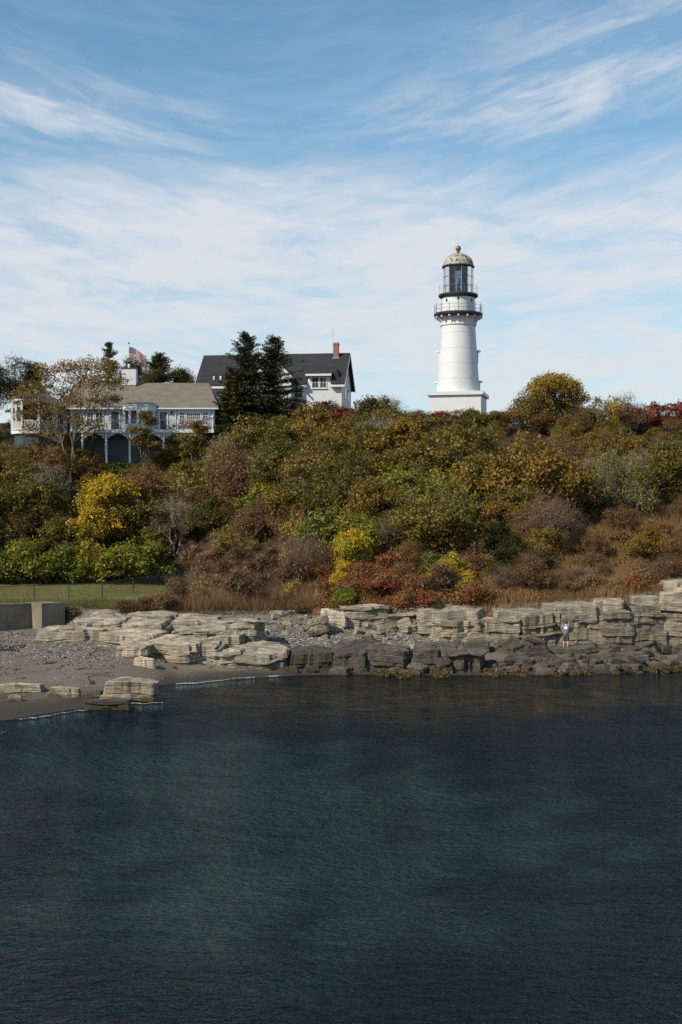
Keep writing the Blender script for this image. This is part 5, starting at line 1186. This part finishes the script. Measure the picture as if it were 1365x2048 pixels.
def twig_tree(seed, w, leaf):
    return lambda h: plant_meshes('twigtree', seed, w=w, h=h, nl=14, nc=20, per=9, ls=0.18, sig=0.28, stems=3, tr=0.10, leaf=leaf, bark='bark_pale', stemtop=0.1, twig=3.0, low=0.4)
tree_at('pale_trunked_tree', 560, 880, 132, 'thinly leaved tree with light limbs below the spruce pair', twig_tree(161, 6.0, 'olive'))
tree_at('pale_trunked_tree', 690, 955, 124, 'thinly leaved tree with light limbs above the pale green shrub', twig_tree(162, 6.0, 'brown'))
tree_at('pale_trunked_tree', 945, 905, 130, 'thinly leaved brown tree with light limbs below the lighthouse', twig_tree(163, 6.4, 'brown'))
tree_at('pale_trunked_tree', 1060, 900, 134, 'thinly leaved tree with light limbs below the yellow topped tree', twig_tree(164, 5.4, 'olive'))
tree_at('pale_trunked_tree', 1315, 905, 132, 'thinly leaved tree with light limbs below the crest sumacs', twig_tree(165, 6.0, 'olive'))
tree_at('pale_trunked_tree', 350, 985, 134, 'thinly leaved tree with light limbs beside the tall yellow shrub', twig_tree(166, 5.4, 'brown'))
# ------------------------------------------------------------------ ground cover and grass that nobody could count
def cover(name, n, ub, Db, hmax, ls, mat, label, aspect=0.5, test=None, blade=False, seed=1):
    rg = np.random.default_rng(seed); D = rg.uniform(*Db, n); u = rg.uniform(*ub, n); x = (u - CX) / F * D
    if test is not None:
        k = test(x, D, u); x, D = x[k], D[k]
    n = len(x); z = ground(x, D); patch_ = np.clip(0.5 + rough_noise(x, D, 2.5) * 1.6, 0, 1)
    if blade:
        hh = hmax * rg.uniform(0.4, 1.0, n) * (0.55 + 0.6 * patch_); a = rg.uniform(0, 6.28, n); lean = rg.normal(0, 0.28, (n, 2)) * hh[:, None]; w = ls
        b0 = np.stack([x - np.cos(a) * w, D - np.sin(a) * w, z - 0.05], -1); b1 = np.stack([x + np.cos(a) * w, D + np.sin(a) * w, z - 0.05], -1); tp = np.stack([x + lean[:, 0], D + lean[:, 1], z + hh], -1)
        V = np.stack([b0, b1, tp], 1).reshape(-1, 3); Qd = np.arange(3 * n).reshape(n, 3); rep = 3
    else:
        P_ = np.stack([x, D, z + hmax * rg.random(n) ** 1.4 * (0.25 + 0.9 * patch_)], -1)
        V, Qd = leaf_quads(P_, rg.normal(size=(n, 3)) * 0.6 + np.array([0, -0.2, 0.7]), ls * rg.uniform(0.6, 1.4, n), rg, aspect); rep = 4
    me = np_mesh(name, V, Qd); at = me.attributes.new('tint', 'FLOAT', 'POINT'); at.data.foreach_set('value', np.repeat(np.clip(patch_ + rg.normal(0, 0.15, n), 0, 1), rep).astype(np.float32))
    o = link(name, me, M[mat]); tag(o, label, 'ground cover', kind='stuff'); return o
bluff = lambda x, D, u: (D > np.interp(x, XB, Y1) + 1.2)
cover('undergrowth', 70000, (-80, 1445), (104, 158), 0.8, 0.2, 'litter', 'brown leafy undergrowth between the shrubs', 0.6, lambda x, D, u: bluff(x, D, u) & ~((x < -11) & (D < 131)) & ~((x < -12) & (D > 147)), seed=3)
cover('russet_ground_cover', 26000, (560, 1120), (96, 110), 0.7, 0.14, 'rust', 'russet creeping leaves on the bank above the cove', 0.6, bluff, seed=4)
cover('dry_grass', 90000, (960, 1440), (95, 128), 0.85, 0.018, 'straw', 'tan dry grass on the open bank above the cliff', test=bluff, blade=True, seed=5)
cover('dead_reeds', 26000, (250, 640), (98.5, 112), 1.35, 0.014, 'reed', 'dark brown dead reed stalks behind the ledges', test=lambda x, D, u: bluff(x, D, u) & (D < 101 + np.clip(u - 250, 0, 90) * 0.12), blade=True, seed=6)
cover('lawn_grass', 40000, (-80, 400), (103, 131), 0.16, 0.012, 'blade', 'mown green grass behind the wire fence', test=lambda x, D, u: (x < -10) & (D > 106), blade=True, seed=7)
cover('rough_grass', 22000, (-80, 330), (101, 108), 0.42, 0.012, 'blade', 'rough yellowing grass between seawall, ledges and fence', test=bluff, blade=True, seed=8)
cover('crest_grass', 26000, (-100, 1460), (140, 175), 0.5, 0.015, 'straw', 'dry grass along the crest of the hill', test=lambda x, D, u: (x > -11), blade=True, seed=9)
cover('wrack', 20000, (-60, 230), (76, 100), 0.08, 0.17, 'litter', 'dark dried seaweed strewn on the upper beach', 0.35, lambda x, D, u: (np.abs(rough_noise(x, D, 4.0)) < 0.035) | ((x < -20) & (D > 88) & (D < 91)), seed=10)

# rockweed hanging at the tide line
M['weed'] = leafmat('rockweed', S((0.02, 0.014, 0.004), (0.045, 0.029, 0.007), (0.08, 0.05, 0.01), (0.13, 0.085, 0.018)), 0.1, 0.6, 0.3)
rg = np.random.default_rng(12); n = 9000; x = rg.uniform(2.0, 30.0, n); ys = shore(x)
den = np.clip(0.1 + rough_noise(x, ys * 0 + 3, 6.0) * 3.0 + 0.15 * (x > 7), 0, 1); k = rg.random(n) < den; x, ys = x[k], ys[k]; n = len(x)
yy = ys + rg.normal(-0.2, 0.75, n); zz_ = np.clip(0.02 + rg.random(n) ** 2 * 0.34, 0, 1)
V, Q = leaf_quads(np.stack([x, yy, zz_], -1), rg.normal(size=(n, 3)) * np.array([0.6, 0.5, 0.3]) + np.array([0, -0.7, 0.5]), rg.uniform(0.12, 0.36, n), rg, 0.35)
me = np_mesh('rockweed', V, Q); at = me.attributes.new('tint', 'FLOAT', 'POINT'); at.data.foreach_set('value', np.repeat(rg.random(n), 4).astype(np.float32))
tag(link('rockweed', me, M['weed']), 'yellow brown rockweed along the tide line of the rocks', 'seaweed', kind='stuff')

# foam along the sand
M['foam'] = plain('sea_foam', (0.42, 0.43, 0.43), 0.7, 0.4, 3)
def foam(name, pts, w0, label, seed, gap=0.15):
    rg = np.random.default_rng(seed); mb = MB(); pl = []
    for (a, b) in zip(pts[:-1], pts[1:]):
        for t in np.linspace(0, 1, 60, endpoint=False): pl.append((a[0] + (b[0] - a[0]) * t, a[1] + (b[1] - a[1]) * t))
    V, Fc = [], []; ph = rg.uniform(0, 6, 4)
    for i, (u, v) in enumerate(pl):
        D = H * F / (v - YH); x = (u - CX) / F * D; s = i / len(pl)
        D += 0.28 * math.sin(i * 0.05 + ph[0]) + 0.14 * math.sin(i * 0.17 + ph[1]) + 0.05 * rg.normal()
        w = w0 * (0.6 + 0.35 * math.sin(i * 0.05 + ph[2]) + rg.uniform(-0.15, 0.15)) * min(1, 6 * s + .2, 6 * (1 - s) + .2); w = max(w, 0.015)
        for q, (o, h_) in enumerate(((-1, 0.002), (-0.5, 0.012), (0.1, 0.02), (0.6, 0.01), (1, 0.002))):
            V.append((x, D + o * w * 0.5, h_ * (0.6 + 0.8 * rg.random()) + 0.006))
    for i in range(len(pl) - 1):
        
        for q in range(4): Fc.append((i * 5 + q, (i + 1) * 5 + q, (i + 1) * 5 + q + 1, i * 5 + q + 1))
    o = mb.add(V, Fc).build(name, M['foam'], None, True); tag(o, label, 'foam', kind='stuff'); return o
foam('foam', [(352, 1368), (430, 1362), (520, 1354), (606, 1346)], 0.45, 'white foam line of a small wave running up the dark sand', 1, 0.0)
foam('foam', [(30, 1441), (80, 1433), (130, 1427), (185, 1417)], 0.25, 'thin foam line on the sand before the wet flat stone', 2, 0.5)
foam('foam', [(-30, 1472), (-8, 1468), (14, 1463)], 0.5, 'foam patch at the edge of the sand', 3, 0.2)
foam('foam', [(200, 1407), (262, 1408), (330, 1404)], 0.22, 'foam lapping round the big squared boulder', 4, 0.6)

# ------------------------------------------------------------------ seawall, fence, utility box
sw = empty('seawall', (P(84, 0, 99.0).x, 99.0, 1.4), R(42)); tag(sw, 'weathered concrete seawall with a square end block on the beach', 'wall')
MB().box(-9.0, -0.003, 1.5, 2.1, -0.6, 1.98).build('wall', M['concrete'], sw)
MB().box(0.0, 1.85, 0.0, 2.2, -0.6, 2.08).build('end_block', M['concrete'], sw)
MB().box(-9.0, -0.006, 1.42, 2.16, 1.983, 2.06).build('coping', M['concrete'], sw)
fpts = []
for u, D in ((-2, 106.5), (68.5, 108), (138, 109.5), (204.6, 111.5), (267, 117.5), (332, 124), (392, 128.5)):
    x = (u - CX) / F * D; fpts.append(Vector((x, D, float(ground(x, D)))))
fe = empty('wire_fence', tuple(fpts[3])); tag(fe, 'low black wire mesh fence along the lawn above the beach', 'fence')
O = fpts[3]; fh = 1.2
for i, p in enumerate(fpts):
    q = p - O; MB().tube(q - Vector((0, 0, 0.3)), q + Vector((0, 0, fh + 0.04)), 0.045, None, 7).build('post', M['rail'], fe)
    if i:
        a_ = fpts[i - 1] - O; up = Vector((0, 0, fh)); MB().tube(a_ + up, q + up, 0.03, None, 6).build('top_rail', M['rail'], fe)
        d = q - a_; L_ = d.length; segs = []; k = 0; stp = 0.13
        while k * stp < L_ + fh:
            for sg in (0, 1):
                s0, s1 = k * stp, k * stp - fh; z0, z1 = 0.04, fh
                if s0 > L_: z0 += (s0 - L_) ; s0 = L_
                if s1 < 0: z1 += s1; s1 = 0
                if z1 > z0 and s0 > s1:
                    f0, f1 = (s0 / L_, s1 / L_) if sg == 0 else (1 - s0 / L_, 1 - s1 / L_)
                    segs.append((tuple(a_ + d * f0 + Vector((0, 0, z0))), tuple(a_ + d * f1 + Vector((0, 0, z1))), 0.0028, 0.0028))
            k += 1
        V, Q = tubes(segs); link('wire_mesh', np_mesh('wire_mesh', V, Q), M['rail'], fe)
bx_ = P(394, 0, 126.5); bz_ = float(ground(bx_.x, 126.5)); ub_ = empty('utility_box', (bx_.x, 126.5, bz_), 0.3); tag(ub_, 'pale green utility box at the end of the wire fence', 'utility box')
MB().box(-0.2, 0.2, -0.18, 0.18, -0.2, 0.86).build('cabinet', M['boxgreen'], ub_)
MB().prism([(-0.23, -0.21, 0.863), (0.23, -0.21, 0.863), (0.23, 0.21, 0.863), (-0.23, 0.21, 0.863)], (0, 0, 0.06)).build('lid', M['boxgreen'], ub_)
MB().box(-0.15, 0.15, -0.195, -0.18, 0.1, 0.75).build('door_panel', M['boxgreen'], ub_)

# ------------------------------------------------------------------ the person at the cliff
M['skin'] = plain('skin', (0.52, 0.30, 0.22), 0.6, 0.06); M['shirt'] = plain('blue_shirt', (0.13, 0.165, 0.25), 0.85, 0.12, 5, bump=0.2)
M['shorts'] = plain('olive_shorts', (0.085, 0.072, 0.045), 0.9, 0.12, 5, bump=0.2); M['hair'] = plain('dark_hair', (0.018, 0.013, 0.010), 0.7, 0.2, 12); M['print'] = plain('white_print', (0.75, 0.74, 0.72), 0.8, 0.06); M['sandal'] = plain('sandal', (0.16, 0.06, 0.045), 0.8, 0.1)
pp = P(1132, 1296, 92.0); pe = empty('person', (pp.x, pp.y, pp.z), R(-6)); tag(pe, 'person in blue shirt and olive shorts seen from behind, facing the cliff', 'person')
def skin_obj(name, verts, edges, radii, mat, parent, root=0, sub=2):
    me = bpy.data.meshes.new(name); me.from_pydata(verts, edges, []); me.update(); o = link(name, me, mat, parent)
    md = o.modifiers.new('skin', 'SKIN'); md.use_smooth_shade = True
    for i, r in enumerate(radii):
        sv = me.skin_vertices[0].data[i]; sv.radius = r if isinstance(r, tuple) else (r, r); sv.use_root = (i == root)
    sb_ = o.modifiers.new('subdivision', 'SUBSURF'); sb_.levels = sub; sb_.render_levels = sub
    return o
bv, be, brd = [], [], []
def bp(p, r, prev=None):
    bv.append(p); brd.append(r); i = len(bv) - 1
    if prev is not None: be.append((prev, i))
    return i
pel = bp((0, 0, 0.92), (0.155, 0.115)); wst = bp((0.0, 0.03, 1.08), (0.14, 0.10), pel); chs = bp((0.01, 0.09, 1.30), (0.175, 0.12), wst); nk0 = bp((0.02, 0.14, 1.45), 0.075, chs); nk = bp((0.035, 0.18, 1.51), 0.055, nk0); hd0 = bp((0.045, 0.215, 1.59), (0.08, 0.098), nk); bp((0.05, 0.24, 1.68), (0.074, 0.092), hd0)
for s in (-1, 1):
    hp = bp((s * 0.09, 0.0, 0.86), 0.095, pel); kn = bp((s * 0.125, 0.03, 0.49), 0.066, hp); cf = bp((s * 0.135, -0.015, 0.33), 0.068, kn); an_ = bp((s * 0.14, 0.0, 0.085), 0.042, cf); hl = bp((s * 0.14, 0.0, 0.045), 0.04, an_); bp((s * 0.16, 0.16, 0.028), (0.042, 0.028), hl)
    sh = bp((s * 0.19 + 0.01, 0.11, 1.40), 0.065, chs); elb = bp((s * 0.29 + 0.02, 0.16 + 0.05 * (s > 0), 1.12), 0.045, sh); wr = bp((s * 0.2 + 0.08 * (s > 0), 0.40, 1.16), 0.03, elb); pm = bp((s * 0.18 + 0.08 * (s > 0), 0.47, 1.17), (0.036, 0.02), wr)
    for f in range(4):
        k1 = bp((s * 0.18 + 0.08 * (s > 0) + (f - 1.5) * 0.022, 0.525 - 0.006 * abs(f - 1.5), 1.175), 0.0095, pm); bp((s * 0.18 + 0.08 * (s > 0) + (f - 1.5) * 0.024, 0.558 - 0.008 * abs(f - 1.5), 1.15), 0.008, k1)
    t1 = bp((s * 0.18 + 0.08 * (s > 0) - s * 0.045, 0.475, 1.155), 0.011, pm); bp((s * 0.18 + 0.08 * (s > 0) - s * 0.055, 0.51, 1.145), 0.009, t1)
skin_obj('body', bv, be, brd, M['skin'], pe)
for s in (-1, 1):
    MB().lathe([(0.001, -0.03), (0.02, -0.02), (0.026, 0), (0.02, 0.02), (0.001, 0.03)], 8, (0.05 + s * 0.082, 0.215)).build('ear', M['skin'], pe).location = (0, 0, 1.63)
MB().tube((0.052, 0.295, 1.63), (0.053, 0.335, 1.605), 0.012, 0.018, 6).build('nose', M['skin'], pe)
skin_obj('shirt', [(0, -0.02, 0.80), (0.0, 0.025, 1.04), (0.01, 0.085, 1.29), (0.015, 0.12, 1.42), (-0.19, 0.11, 1.395), (0.21, 0.11, 1.395), (-0.262, 0.14, 1.22), (0.285, 0.165, 1.22)], [(0, 1), (1, 2), (2, 3), (2, 4), (2, 5), (4, 6), (5, 7)],
         [(0.185, 0.14), (0.18, 0.135), (0.205, 0.145), (0.10, 0.085), 0.092, 0.092, 0.082, 0.082], M['shirt'], pe)
skin_obj('shorts', [(0, 0, 1.0), (0, 0, 0.84), (-0.1, 0.005, 0.76), (0.1, 0.005, 0.76), (-0.122, 0.02, 0.41), (0.122, 0.02, 0.41)], [(0, 1), (1, 2), (1, 3), (2, 4), (3, 5)], [(0.17, 0.125), (0.17, 0.135), 0.118, 0.118, 0.11, 0.11], M['shorts'], pe)
skin_obj('hair', [(0.042, 0.165, 1.535), (0.048, 0.175, 1.63), (0.052, 0.215, 1.73)], [(0, 1), (1, 2)], [(0.08, 0.075), (0.10, 0.105), (0.092, 0.10)], M['hair'], pe)
mb = MB(); mb.prism([(-0.10, -0.082, 1.22), (0.10, -0.082, 1.22), (0.105, -0.055, 1.37), (-0.095, -0.055, 1.37)], (0, 0.05, 0)); mb.build('back_print', M['print'], pe)
for s in (-1, 1): MB().box(s * 0.15 - 0.05, s * 0.15 + 0.05, -0.07, 0.20, -0.012, 0.014).build('sandal', M['sandal'], pe)
